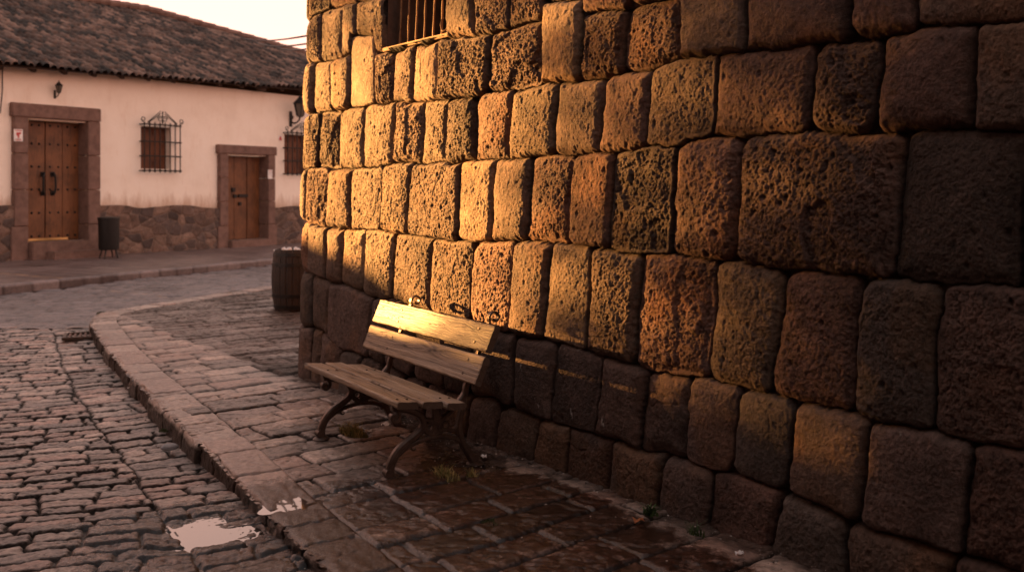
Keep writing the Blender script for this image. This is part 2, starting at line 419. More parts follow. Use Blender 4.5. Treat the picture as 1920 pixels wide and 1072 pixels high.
DROPS = [(*px2wall(x, y), a, b, c) for x, y, a, b, c in ((1690, 818, .007, .035, 1), (1130, 792, .012, .03, .8), (1066, 772, .008, .05, .7), (1075, 655, .02, .012, .6), (1052, 655, .012, .01, .6), (703, 580, .010, .03, .7), (978, 690, .008, .03, .5), (1010, 760, .006, .02, .6))]
def stone_field(s, h):
    """relief (<= 0 into the wall) and tint for arrays s, h"""
    shp = s.shape; s = s.ravel().astype(np.float64); h = h.ravel().astype(np.float64)
    wob = .011 * vn(s * 5.1, h * 5.1, 3) + .007 * vn(s * 17, h * 17, 4) + .0035 * vn(s * 55, h * 55, 14)
    wob2 = .011 * vn(s * 5.1, h * 5.1, 5) + .007 * vn(s * 17, h * 17, 6) + .0035 * vn(s * 55, h * 55, 16)
    sw = s + wob; hw = h + wob2
    ri = np.zeros(len(s), int); HB = [hline(k, sw) for k in range(11)]
    for k in range(1, 10): ri += hw > HB[k]
    disp = np.zeros(len(s)); tint = np.zeros((len(s), 4)); tint[:, 3] = 1
    pit = np.zeros(len(s)); sid = np.zeros(len(s), int); dist = np.zeros(len(s))
    for k, (js, T, R) in enumerate(rows):
        m = np.where(ri == k)[0]
        if len(m) == 0: continue
        ss, hh = sw[m], hw[m]
        cnt = np.zeros(len(m), int); sl = np.full(len(m), -99.0); sr = np.full(len(m), 99.0)
        for (sb, hb, st, ht) in js:
            sj = sb + (st - sb) * np.clip((hh - hb) / (ht - hb), -.4, 1.4)
            g = ss > sj; cnt += g
            sl = np.where(g, np.maximum(sl, sj), sl); sr = np.where(~g, np.minimum(sr, sj), sr)
        hb_, ht_ = HB[k][m], HB[k + 1][m]
        du = np.minimum(ss - sl, sr - ss); dv = np.minimum(hh - hb_, ht_ - hh)
        rnd = np.array([.022 + .035 * _h(np.array([i]), np.array([k]), 8)[0] for i in range(len(T))])[cnt] * (1 + .9 * vn(ss * 2.7, hh * 2.7, 9))
        rnd = np.minimum(rnd, .42 * np.minimum(sr - sl, ht_ - hb_))
        cor = (du < rnd) & (dv < rnd)
        d = np.where(cor, rnd - np.sqrt(np.clip(rnd - du, 0, None) ** 2 + np.clip(rnd - dv, 0, None) ** 2), np.minimum(du, dv))
        # pillow: steep lip at the joint, then a broad gentle crown
        half = .5 * np.minimum(sr - sl, ht_ - hb_)
        pw = np.array([_h(np.array([i]), np.array([k]), 24)[0] for i in range(len(T))])[cnt]
        w1 = np.minimum(.034 + .028 * pw, half * .6)
        t = np.clip(d / w1, 0, 1); lip = np.sqrt(np.clip(1 - (1 - t) ** 2, 0, 1))
        t2 = np.clip(d / half, 0, 1); crown = 1 - (1 - t2) ** 2
        off = np.array([(_h(np.array([i]), np.array([k]), 21)[0] - .5) * .030 for i in range(len(T))])[cnt]
        tl = np.array([(_h(np.array([i]), np.array([k]), 22)[0] - .5) * .10 for i in range(len(T))])[cnt]
        z = -(.040 + .013 * pw) * (1 - lip) - (.012 + .016 * pw) * (1 - crown) + (off + tl * np.clip(ss - .5 * (sl + sr), -.4, .4) * .6) * sstep(0, .03, d)
        z = np.where(d < .004, z - .014 * (1 - np.clip(d, 0, .004) / .004), z)
        disp[m] = z; dist[m] = d
        tint[m, :3] = np.array([PAL[c] for c in T])[cnt]
        lum = np.array([.74 + .50 * _h(np.array([i]), np.array([k]), 23)[0] for i in range(len(T))])[cnt]
        tint[m, :3] *= lum[:, None]
        pit[m] = np.array(R)[cnt] / 9.0; sid[m] = k * 100 + cnt
    # surface: tooling, vesicles, spalled scars
    sh = s + sid * 3.17; hhh = h + sid * 1.71
    inner = sstep(.006, .035, dist)
    f = fbm(sh * 22, hhh * 20, 5, 40, .62); f2 = fbm(sh * 84, hhh * 66, 3, 41, .8)
    rid = 1 - np.abs(fbm(sh * 40, hhh * 34, 4, 42, .6)) * 2.2
    a1, a2, ac = worley(sh * 62 + .3 * f, hhh * 46, 43); b1, b2, bc = worley(sh * 92 + .3 * f2, hhh * 80, 44); c1, c2, cc = worley(sh * 15, hhh * 14, 45)
    pa = np.clip(1 - a1 / (.18 + .42 * ac), 0, 1) * (ac > .64); pb = np.clip(1 - b1 / .55, 0, 1) * (bc > .35); pc = np.clip(1 - c1 / .26, 0, 1) * (cc > .84)
    p = pit
    relief = .0056 * f * (.4 + p) + .0062 * f2 * (.45 + p) - p * (.0026 * pa ** .8 + .0040 * pb ** .8) - .011 * pc ** .7 * np.clip(p * 2, .25, 1)
    relief -= np.clip(p - .3, 0, 1) * .005 * np.clip(rid, 0, 1)
    crk = np.abs(fbm(sh * 3.1, hhh * 3.1, 4, 47)); crm = sstep(.1, .35, fbm(sh * 1.7, hhh * 1.7, 2, 48))
    relief -= .006 * np.clip(1 - crk / .022, 0, 1) * crm
    sc = fbm(sh * 5.5, hhh * 4.0, 3, 46)
    scar = sstep(.08, .22, sc) * np.clip(p - .6, 0, 1) * 2.2
    relief -= scar * (.018 + .010 * f)
    disp += relief * inner
    # mineral colour: dark weathered crust in patches, rusty veins, darker pits
    cr = fbm(sh * 3.2, hhh * 3.2, 4, 50)
    tint[:, :3] *= (1 - .33 * sstep(.05, .5, cr))[:, None]
    tint[:, :3] *= (1 + .22 * np.clip(fbm(sh * 7, hhh * 7, 3, 51), -1, 1))[:, None]
    rv = sstep(.15, .45, fbm(sh * 2.3, hhh * 2.3, 3, 52))
    tint[:, 0] *= 1 + .16 * rv; tint[:, 2] *= 1 - .18 * rv
    pit_dark = np.clip(pa * 1.2 + pc + .5 * pb, 0, 1) * np.clip(p * 1.3 + .15, 0, 1)
    tint[:, :3] *= (1 - .42 * pit_dark)[:, None]
    tint[:, :3] *= (.55 + .45 * sstep(-.004, .014, dist))[:, None]       # darker along the joints
    for (ds, dh, ws, hs, am) in DROPS:                                   # bird lime
        q = np.exp(-((s - ds + .25 * (h - dh)) / ws) ** 2 - ((h - dh) / hs) ** 2) * (.5 + .8 * vn(s * 160, h * 90, 71))
        q = np.clip((q - .25) * 3, 0, 1) * am
        tint[:, :3] = tint[:, :3] * (1 - q)[:, None] + np.array([.52, .50, .47]) * q[:, None]
    return disp.reshape(shp), tint.reshape(*shp, 4)

# the barred window in the wall
wl = px2wall(716, 92); wr = px2wall(833, 68)
WS0, WS1 = wl[0], wr[0]; WH0 = .5 * (wl[1] + wr[1]); WH1 = WH0 + 1.05
WD = .55

wall = thing('stone_wall', 'tall wall of big rounded pitted stone blocks with a barred window, turning a corner behind the bench', 'wall', tuple(P0))
def wall_patch(s0, s1, ds, h0, h1, dh, name):
    s = np.linspace(s0, s1, int(round((s1 - s0) / ds)) + 1); h = np.linspace(h0, h1, int(round((h1 - h0) / dh)) + 1)
    S, Hh = np.meshgrid(s, h)
    d, t = stone_field(S, Hh)
    P = wall_pt(S, Hh, d) - P0
    keep = ~((S > WS0 - ds * .5) & (S < WS1 - ds * .5) & (Hh > WH0) & (Hh < WH1))
    return P, t, keep
Q = globals().get('QUAL', 1.0)
def stack_patches():
    P, t, k = wall_patch(-3.6, 3.35, .0044 / Q, -.16, 3.32, .0044 / Q, 'a')
    grid_object('stonework', P, M['stone'], t, k, wall)
    P, t, k = wall_patch(-3.6, 3.35, .03, 3.32, 4.42, .03, 'b')
    grid_object('upper_stonework', P, M['stone'], t, k, wall)
    P, t, k = wall_patch(3.35, 9.0, .03, -.16, 4.42, .03, 'c')
    grid_object('plain_stonework', P, M['stone'], t, k, wall)
    s = np.linspace(-3.6, 9.0, 60); S2, D2 = np.meshgrid(s, np.array([-.03, -.6]))
    P = wall_pt(S2, np.full_like(S2, 4.40), D2) - P0
    t = np.ones((*S2.shape, 4)); t[..., :3] = (.12, .08, .06)
    grid_object('coping', P, M['stone'], t, None, wall)
    s = np.linspace(-3.6, -3.6 - 5, 40); h = np.linspace(-.16, 4.42, 40); S2, H2 = np.meshgrid(s, h)
    d, t = stone_field(S2, H2); grid_object('return_stonework', wall_pt(S2, H2, d) - P0, M['stone'], t, None, wall)
stack_patches()

win = bpy.data.objects.new('window', None); link(win, wall)
def wq(s, h, d): return wall_pt(np.array([s]), np.array([h]), np.array([d]))[0] - P0
AX = np.array([E3, -N, Wv / np.linalg.norm(Wv)])      # along, out of the wall, up
rv = MB()
for a, b in (((WS0, WH0), (WS0, WH1)), ((WS1, WH1), (WS1, WH0)), ((WS0, WH0), (WS1, WH0)), ((WS0, WH1), (WS1, WH1))):
    n = 14
    for i in range(n):
        q0 = (a[0] + (b[0] - a[0]) * i / n, a[1] + (b[1] - a[1]) * i / n); q1 = (a[0] + (b[0] - a[0]) * (i + 1) / n, a[1] + (b[1] - a[1]) * (i + 1) / n)
        rv.add([wq(*q0, .0 - .045), wq(*q1, -.045), wq(*q1, -WD), wq(*q0, -WD)], [(0, 1, 2, 3)])
rv.build('reveal', M['jamb'], win)
sc_, hc_ = (WS0 + WS1) / 2, (WH0 + WH1) / 2
bk = MB()
nb = 5
for i in range(nb):
    w = (WS1 - WS0) / nb
    bk.box(wq(WS0 + (i + .5) * w, hc_, -WD + .03 + .012 * (i % 2)), (w - .012, .03, WH1 - WH0 - .01), AX, .004)
bk.box(wq(sc_, hc_, -WD - .02), (WS1 - WS0 + .1, .02, WH1 - WH0 + .1), AX)
bk.build('shutter', M['black_wood'], win)  # near-black boards stand in for the unlit window interior
bars = []
for x in (728, 743, 758, 773, 790, 805, 820):
    s, h = px2wall(x, 60)
    pts = [wq(s + .003 * math.sin(9 * z + x), WH0 + z, -.105 + .003 * math.cos(7 * z)) for z in np.linspace(-.01, WH1 - WH0 - .01, 14)]
    b = MB().tube(pts, [.0075 + .0018 * math.sin(k * 2.7 + x) for k in range(14)], 8); bars.append(b.build('bar', M['rust'], win))
MB().box(wq(sc_, WH0 + .004, -.055), (WS1 - WS0 + .05, .075, .028), AX, .004).build('sill_rail', M['rust'], win)
hk = spline([wq(WS1 - .055, WH0 + .13, -.03), wq(WS1 - .075, WH0 + .10, -.02), wq(WS1 - .065, WH0 + .05, -.02), wq(WS1 - .035, WH0 + .035, -.025), wq(WS1 - .02, WH0 + .06, -.04)], 5)
MB().tube(hk, .006, 6).build('hook', M['rust'], win)
# ------------------------------------------------------------------ GROUND
def vcol(shape, c): 
    t = np.ones((*shape, 4)); t[..., :3] = c; t[..., 3] = 0; return t
# kerb line (outer top edge) from the near edge of the view round the street corner
kerb_px = [(720, 1180), (620, 1075), (560, 1020), (470, 930), (400, 858), (300, 758), (240, 700), (200, 652), (178, 618), (172, 603), (178, 594), (200, 584), (280, 570), (400, 552), (515, 535)]
K = [ground_pt(x, y)[:2] for x, y in kerb_px]
K = [K[0] + (K[0] - K[2]) * 2.2] + K + [K[-1] + (K[-1] - K[-2]) * 2.5]
K = np.array(spline([np.array([*k, 0]) for k in K], 24))[:, :2]
seg = np.linalg.norm(np.diff(K, axis=0), axis=1); KS = np.concatenate([[0], np.cumsum(seg)])
def kerb_at(s):
    return np.stack([np.interp(s, KS, K[:, 0]), np.interp(s, KS, K[:, 1])], -1)
ks = np.arange(0, KS[-1], .02); KP = kerb_at(ks); KT = np.gradient(KP, axis=0); KT /= np.linalg.norm(KT, axis=1)[:, None]
KT = np.stack([np.convolve(np.pad(KT[:, i], 8, 'edge'), np.ones(17) / 17, 'valid') for i in (0, 1)], 1); KT /= np.linalg.norm(KT, axis=1)[:, None]
KN = np.stack([KT[:, 1], -KT[:, 0]], -1)              # towards the pavement (right of the path)
def kerb_dist(X, Y):
    """signed distance to the kerb line (positive on the pavement) and arc position"""
    shp = X.shape; p = np.stack([X.ravel(), Y.ravel()], -1); out = np.empty(len(p)); arc = np.empty(len(p))
    kk = KP[::4]; kn = KN[::4]; ka = ks[::4]
    for i in range(0, len(p), 20000):
        q = p[i:i + 20000]; d2 = ((q[:, None, :] - kk[None]) ** 2).sum(-1); j = d2.argmin(1)
        r = q - kk[j]; out[i:i + 20000] = (r * kn[j]).sum(-1)
        dd = np.sqrt(d2[np.arange(len(q)), j]); o = out[i:i + 20000]
        out[i:i + 20000] = np.where(np.abs(o) > .7 * dd, o, np.sign(o) * dd)
        arc[i:i + 20000] = ka[j] + (r * np.stack([-kn[j][:, 1], kn[j][:, 0]], -1)).sum(-1)
    return out.reshape(shp), arc.reshape(shp)
def road_z(X, Y):
    """the gutter deepens towards the street corner"""
    return -.050 - .095 * sstep(4.0, 6.6, np.asarray(Y, float))

def rows_field(a, b, rw, ln, seed, jw=.012, rnd=.03):
    """courses along a; a = along the course, b = across courses. returns edge distance, id hash, centre offsets"""
    shp = a.shape; a = a.ravel(); b = b.ravel()
    r = np.random.default_rng(seed)
    lo, hi = -24.0, 42.0; edges = [lo]
    while edges[-1] < hi: edges.append(edges[-1] + r.uniform(*(rw if not callable(rw) else rw(edges[-1]))))
    edges = np.array(edges); k = np.searchsorted(edges, b) - 1
    d = np.empty(len(a)); hid = np.empty(len(a)); ca = np.empty(len(a)); cb = np.empty(len(a))
    order = np.argsort(k, kind='stable'); bounds = np.searchsorted(k[order], np.arange(len(edges) + 1))
    alo, ahi = -34.0, 34.0
    for i in range(len(edges) - 1):
        m = order[bounds[i]:bounds[i + 1]]
        j = [alo + r.uniform(0, .3)]; l0 = ln if not callable(ln) else ln(edges[i])
        while j[-1] < ahi: j.append(j[-1] + r.uniform(*l0))
        if len(m) == 0: continue
        j = np.array(j); q = np.clip(np.searchsorted(j, a[m]) - 1, 0, len(j) - 2)
        du = np.minimum(a[m] - j[q], j[q + 1] - a[m]); dv = np.minimum(b[m] - edges[i], edges[i + 1] - b[m])
        rr = rnd
        cor = (du < rr) & (dv < rr)
        d[m] = np.where(cor, rr - np.hypot(np.clip(rr - du, 0, None), np.clip(rr - dv, 0, None)), np.minimum(du, dv))
        hid[m] = _h(q.astype(np.int64), np.full(len(m), i), seed)
        ca[m] = a[m] - .5 * (j[q] + j[q + 1]); cb[m] = b[m] - .5 * (edges[i] + edges[i + 1])
    return d.reshape(shp), hid.reshape(shp), ca.reshape(shp), cb.reshape(shp)

# --- near road: rough setts
RD = np.array([.93, .37]); RD /= np.linalg.norm(RD); RQ = np.array([-RD[1], RD[0]])
PUD = ground_pt(392, 997, -.05)[:2]
def road_patch(x0, x1, y0, y1, step, seed):
    X, Y = np.meshgrid(np.arange(x0, x1, step), np.arange(y0, y1, step))
    kd, ka = kerb_dist(X, Y)
    wx = .022 * vn(X * 2.3, Y * 2.3, 61) + .012 * vn(X * 9, Y * 9, 62) + .007 * vn(X * 26, Y * 26, 162); wy = .022 * vn(X * 2.3, Y * 2.3, 63) + .010 * vn(X * 9, Y * 9, 64) + .007 * vn(X * 26, Y * 26, 164)
    a = (X + wx) * RD[0] + (Y + wy) * RD[1]; b = (X + wx) * RQ[0] + (Y + wy) * RQ[1]
    d, hid, ca, cb = rows_field(a, b, (.100, .155), (.17, .38), seed)
    # gutter course beside the kerb
    gd, gh, gca, gcb = rows_field(-(kd + wx), ka + wy, (.10, .19), (.42, .44), seed + 5)
    gd = np.minimum(np.abs(kd + wx + .40), np.minimum(gd * 0 + 9, np.maximum(0, gd))) if False else gd
    gut = (kd + wx) > -.40
    edge = np.abs(kd + wx + .40)
    d = np.where(gut, np.minimum(gd, edge), np.minimum(d, edge + .004)); hid = np.where(gut, gh, hid); ca = np.where(gut, gca, ca); cb = np.where(gut, gcb, cb)
    h2 = (hid * 97.13) % 1; h3 = (hid * 31.7) % 1; h4 = (hid * 11.9) % 1
    jw = .008 + .009 * h4
    t = np.clip((d - jw * .45) / .016, 0, 1); dome = np.sqrt(np.clip(1 - (1 - t) ** 2, 0, 1))
    z = -.022 * (1 - dome) + (h2 - .5) * .016 + (h3 - .5) * .045 * cb + (h4 - .5) * .022 * ca
    rough = fbm(X * 24 + hid * 50, Y * 24, 5, 66, .62); cl = np.abs(fbm(X * 9 + hid * 90, Y * 14 + hid * 30, 4, 67))
    z = z + (.0075 * rough - .008 * np.clip(.16 - cl, 0, 1) / .16) * t + .002 * fbm(X * 90, Y * 90, 2, 68)
    z += .012 * fbm(X * .9, Y * .9, 2, 69)
    # the hollow where the rain water stands
    e = np.hypot((X - PUD[0]) / .21, (Y - PUD[1]) / .22) * (1 + .35 * vn(X * 7, Y * 7, 170)); z -= .036 * np.exp(-e ** 2)
    z += road_z(X, Y)
    base = np.array([.175, .132, .118]); alt = np.array([[.37, .305, .280], [.205, .178, .172], [.33, .240, .215], [.28, .243, .230]])
    t4 = vcol(X.shape, base); pick = (h4 * 4).astype(int) % 4
    t4[..., :3] = alt[pick] * np.array([1.06, .96, .88]) * (.62 + .7 * h3)[..., None]
    grit = sstep(.002, .018, d - jw * .5)
    soil = np.array([.022, .018, .016])
    t4[..., :3] = t4[..., :3] * grit[..., None] + soil * (1 - grit)[..., None]
    pk = fbm(X * 34 + hid * 20, Y * 34, 4, 167, .7); t4[..., :3] *= (1 + .45 * rough * grit - .55 * sstep(.12, .45, pk) * grit)[..., None]
    wet = 1.0 * np.exp(-(np.hypot((X - PUD[0]) / .75, (Y - PUD[1]) / .62)) ** 2) + .55 * np.exp(-(np.hypot((X + .78) / .55, (Y - 4.0) / .5)) ** 2)
    t4[..., 3] = np.clip(wet, 0, 1)
    return np.stack([X, Y, z], -1), t4, kd
for name, ext, st in (('road', (-6.6, .6, 3.2, 7.23), .0105 / Q), ('road_far_setts', (-8.6, -2.2, 7.2, 11.95), .0165 / Q)):
    P, t, kd = road_patch(*ext, st, 71)
    tag(grid_object(name, P, M['cobble'], t, kd < .10), kind='structure')

# --- the cross street beyond the corner
def cross_street():
    X, Y = np.meshgrid(np.arange(-22, 3, .045), np.arange(9.6, 30, .05))
    keep1 = (Y > 11.7) | (X < -8.4)
    kd, ka = kerb_dist(X, Y)
    ang = .35; wx = .1 * vn(X * .7, Y * .7, 81) + .03 * vn(X * 3, Y * 3, 82)
    a = X * math.cos(ang) + Y * math.sin(ang) + wx; b = -X * math.sin(ang) + Y * math.cos(ang) + wx
    d, hid, ca, cb = rows_field(a, b, (.16, .26), (.22, .5), 83)
    t = np.clip(d / .05, 0, 1); z = -.03 * (1 - t) + ((hid * 97) % 1 - .5) * .02 + .02 * fbm(X * .6, Y * .6, 3, 84) + .006 * vn(X * 9, Y * 9, 85)
    z = z + road_z(X, Y)
    t4 = vcol(X.shape, (.165, .130, .128)); t4[..., :3] *= (.78 + .45 * ((hid * 31) % 1) + .2 * fbm(X * 2, Y * 2, 3, 86))[..., None]
    t4[..., :3] *= (.55 + .45 * t)[..., None]
    FA0, FB = np.array([-8.6, 15.6]), np.array([3.0, 6.2]) / np.hypot(3.0, 6.2)
    fd = (X - FA0[0]) * FB[1] - (Y - FA0[1]) * FB[0]   # right of the far kerb
    return np.stack([X, Y, z], -1), t4, keep1 & (kd < .12) & (fd > -.1)
P, t, k = cross_street(); tag(grid_object('cross_street', P, M['cobble'], t, k), kind='structure')

# --- pavement: big worn slabs laid across
def pavement(u0, u1, v0, v1, step, seed):
    uu = np.arange(u0, u1, step); vv = np.arange(v0, v1, step)
    A, B = np.meshgrid(vv, uu)                          # A: from the wall towards the street, B: along
    X = P0[0] + B * U[0] - A * N[0]; Y = P0[1] + B * U[1] - A * N[1]
    kd, ka = kerb_dist(X, Y)
    w1 = .015 * vn(X * 1.7, Y * 1.7, 91) + .006 * vn(X * 11, Y * 11, 92) + .003 * vn(X * 35, Y * 35, 192); w2 = .018 * vn(X * 1.7, Y * 1.7, 93) + .006 * vn(X * 11, Y * 11, 94) + .003 * vn(X * 35, Y * 35, 194)
    rw = lambda b: (.22, .36) if b < .9 else ((.15, .30) if b < 2.2 else (.14, .27))
    ln = lambda b: (.36, .78) if b < .9 else ((.32, .70) if b < 2.2 else (.28, .62))
    d, hid, ca, cb = rows_field(A + w1, B + w2, rw, ln, seed, rnd=.02)
    d = np.minimum(d, np.abs(kd + w1 * .5 - .28) + .003)
    h2 = (hid * 97.13) % 1; h3 = (hid * 31.7) % 1; h4 = (hid * 11.9) % 1
    t = np.clip((d - .008 - .006 * h4) / .010, 0, 1); dome = np.sqrt(np.clip(1 - (1 - t) ** 2, 0, 1))
    z = -.017 * (1 - dome) + (h2 - .5) * .016 + (h3 - .5) * .040 * cb + (h4 - .5) * .020 * ca
    rough = fbm(X * 15 + hid * 50, Y * 15, 5, 96, .6); riv = np.abs(fbm(X * 5 + hid * 90, Y * 11 + hid * 30, 4, 97))
    z = z + (.0058 * rough - .0075 * np.clip(.13 - riv, 0, 1) / .13) * t + .0010 * fbm(X * 85, Y * 85, 2, 98) + .008 * fbm(X * 1.1, Y * 1.1, 2, 99)
    alt = np.array([[.35, .280, .252], [.235, .190, .176], [.30, .215, .190], [.43, .352, .320], [.205, .172, .160]])
    t4 = vcol(X.shape, (.2, .15, .13)); t4[..., :3] = alt[(h4 * 5).astype(int) % 5] * np.array([1.06, .96, .87]) * (.74 + .42 * h3)[..., None]
    soil = np.array([.026, .020, .017]); g = sstep(.006, .016, d - .004 * h4)
    # bare trodden earth under and behind the bench
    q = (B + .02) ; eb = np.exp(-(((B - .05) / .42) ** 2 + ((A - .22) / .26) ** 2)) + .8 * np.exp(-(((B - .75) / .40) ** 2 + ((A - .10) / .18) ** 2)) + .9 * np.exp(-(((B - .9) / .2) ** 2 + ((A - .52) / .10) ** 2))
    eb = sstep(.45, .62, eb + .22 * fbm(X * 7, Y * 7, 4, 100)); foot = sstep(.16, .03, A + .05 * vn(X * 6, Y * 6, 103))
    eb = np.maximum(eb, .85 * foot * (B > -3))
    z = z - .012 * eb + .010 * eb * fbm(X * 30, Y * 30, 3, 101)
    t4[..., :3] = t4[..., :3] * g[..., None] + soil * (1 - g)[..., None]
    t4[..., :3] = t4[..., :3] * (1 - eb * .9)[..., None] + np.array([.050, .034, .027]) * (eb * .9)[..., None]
    pk = fbm(X * 26 + hid * 20, Y * 26, 4, 168, .7); t4[..., :3] *= (1 + .40 * rough - .5 * sstep(.12, .45, pk))[..., None]
    st = fbm(X * 1.3, Y * 1.3, 4, 102); t4[..., :3] *= (1 - .30 * sstep(.0, .5, st))[..., None]
    # where the rain has not dried: a broad tongue near the viewer and two pools at the kerb
    wet = 1.0 * sstep(.15, -.75, B + .35 * (A - .8) - .25) * sstep(-.02, .30, A) + .9 * np.exp(-(np.hypot((X - wp[0]) / .34, (Y - wp[1]) / .34)) ** 2)
    wet = wet * (.62 + .38 * sstep(-.25, .2, fbm(X * 2.2, Y * 2.2, 3, 104)))
    t4[..., 3] = np.clip(wet, 0, 1)
    e = np.hypot((X - wp[0]) / .17, (Y - wp[1]) / .20); z -= .017 * np.exp(-e ** 2)
    return np.stack([X, Y, z], -1), t4, kd
wp = ground_pt(548, 942)[:2]
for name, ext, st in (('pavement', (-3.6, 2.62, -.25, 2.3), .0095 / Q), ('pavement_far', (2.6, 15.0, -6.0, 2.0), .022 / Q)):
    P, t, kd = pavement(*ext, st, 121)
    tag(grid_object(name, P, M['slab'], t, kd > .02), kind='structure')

# --- kerb stones
def kerb():
    step = .011 / Q; s = np.arange(.02, KS[-1] - .02, step)
    p = np.stack([np.interp(s, ks, KP[:, 0]), np.interp(s, ks, KP[:, 1])], -1); n = np.stack([np.interp(s, ks, KN[:, 0]), np.interp(s, ks, KN[:, 1])], -1)
    prof = [(-.016, -.20), (-.012, -.13), (-.010, -.10), (-.008, -.07), (-.006, -.045), (-.004, -.028), (.0, -.014), (.005, -.005), (.013, 0.0), (.03, .003)] + [(.03 + .24 * k / 18, .004) for k in range(1, 19)] + [(.278, -.004), (.284, -.02)]
    prof = np.array(prof); S, C = np.meshgrid(s, np.arange(len(prof)))
    r = np.random.default_rng(5); j = [0.0]
    while j[-1] < KS[-1]: j.append(j[-1] + r.uniform(.26, .62))
    j = np.array(j); sw = S + .012 * vn(S * 3, C * .35, 131)
    q = np.clip(np.searchsorted(j, sw.ravel()) - 1, 0, len(j) - 2).reshape(S.shape)
    d = np.minimum(sw - j[q], j[q + 1] - sw); h1 = _h(q.astype(np.int64), q.astype(np.int64) * 0, 132)
    off = prof[:, 0][C.astype(int)]; zz = prof[:, 1][C.astype(int)]
    lip = 1 - np.clip(d / .022, 0, 1)
    ro = fbm(S * 16, off * 40 + zz * 40 + h1 * 50, 5, 133, .6)
    top = (zz > -.03)
    side = 1.0 - sstep(.0, .03, off)
    chip = np.clip(fbm(S * 7, C * .2, 3, 134), 0, 1) * np.exp(-((off - .0) / .02) ** 2)
    o2 = off + side * (.016 * ro + (h1 - .5) * .04) + .03 * lip * side + .018 * chip
    z = zz + np.where(top, .0065 * ro + (h1 - .5) * .016 - .022 * lip ** 2, -.01 * lip) - .018 * chip
    X = p[:, 0][None] + n[:, 0][None] * o2; Y = p[:, 1][None] + n[:, 1][None] * o2
    z = z - .017 * np.exp(-np.hypot((X - wp[0]) / .17, (Y - wp[1]) / .20) ** 2)
    t4 = vcol(S.shape, (.2, .15, .13)); alt = np.array([[.31, .240, .205], [.24, .185, .160], [.27, .192, .162]])
    t4[..., :3] = alt[(h1 * 3).astype(int) % 3] * (.70 + .6 * ((h1 * 31) % 1))[..., None] * (1 + .25 * ro)[..., None]
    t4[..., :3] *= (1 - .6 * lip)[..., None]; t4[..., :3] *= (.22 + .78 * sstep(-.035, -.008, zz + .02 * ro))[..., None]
    t4[..., 3] = np.clip(.85 * np.exp(-(np.hypot((X - wp[0]) / .5, (Y - wp[1]) / .55)) ** 2) + sstep(4.7, 4.2, Y) * .8, 0, 1)
    return np.stack([X, Y, z], -1), t4
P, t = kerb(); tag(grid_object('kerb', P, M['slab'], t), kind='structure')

# --- standing water
def mat_water():
    m, nt, b = new_mat('rain_water'); b.inputs['Base Color'].default_value = (.055, .042, .035, 1); b.inputs['Roughness'].default_value = .02
    b.inputs['IOR'].default_value = 2.4
    n = noise_node(nt, 6, 3, .5, objvec(nt)); bump(nt, b, n.outputs['Fac'], .03, .002)
    return m
M['water'] = mat_water()
def pool(name, c, rx, ry, z, seed):
    n = 64; vs = [(c[0], c[1], z)]
    for k in range(n):
        g = 2 * math.pi * k / n; r = 1 + .22 * math.sin(3 * g + seed) + .12 * math.sin(7 * g + 2 * seed)
        vs.append((c[0] + rx * r * math.cos(g), c[1] + ry * r * math.sin(g), z))
    mb = MB(); mb.add(vs, [(0, 1 + k, 1 + (k + 1) % n) for k in range(n)])
    return tag(mb.build(name, M['water']), kind='structure')
pool('puddle', PUD, .25, .27, float(road_z(0, PUD[1])) - .0225, 1.0)
pool('puddle', wp, .15, .15, -.0070, 2.4)

# --- the ground everything lies on
g = MB(); nn = 40
g.add([(x, y, -.45) for x, y in ((-600, -600), (600, -600), (600, 900), (-600, 900))], [(0, 1, 2, 3)])
tag(g.build('ground', M['earth']), kind='structure')
rb = MB(); rb.box((-6, 8, -.30), (44, 60, .02)); tag(rb.build('road_bed', M['earth']), kind='structure')
# ------------------------------------------------------------------ THE WHITE HOUSE ACROSS THE STREET
HA = np.array([-11.5, 20.9, 0.0]); HB_ = np.array([.562, .827, 0]); HB_ /= np.linalg.norm(HB_)
HR = np.array([HB_, [-HB_[1], HB_[0], 0], [0, 0, 1]])  # rows: along facade, inwards, up
HTH = math.atan2(HB_[1], HB_[0])
HO = HR @ (np.array([0, 0, H]) - HA)
def px2house(x, y, depth=0.0):
    d = HR @ np.array([(x - 960) / F, 1.0, -(y - HY) / F]); t = (depth - HO[1]) / d[1]
    p = HO + t * d; return p[0], p[2]
house = thing('white_house', 'long low whitewashed house with rubble stone base, clay tile roof and two brown wooden doors', 'house', tuple(HA), HTH)
A_L, A_R = -1.6, 15.5
z_pl = lambda a: 1.24 - .017 * np.asarray(a)           # top of the rubble base
ex0 = px2house(0, 123, -.5); ex1 = px2house(565, 168, -.5)
EV = lambda a: ex0[1] + (np.asarray(a) - ex0[0]) * (ex1[1] - ex0[1]) / (ex1[0] - ex0[0])

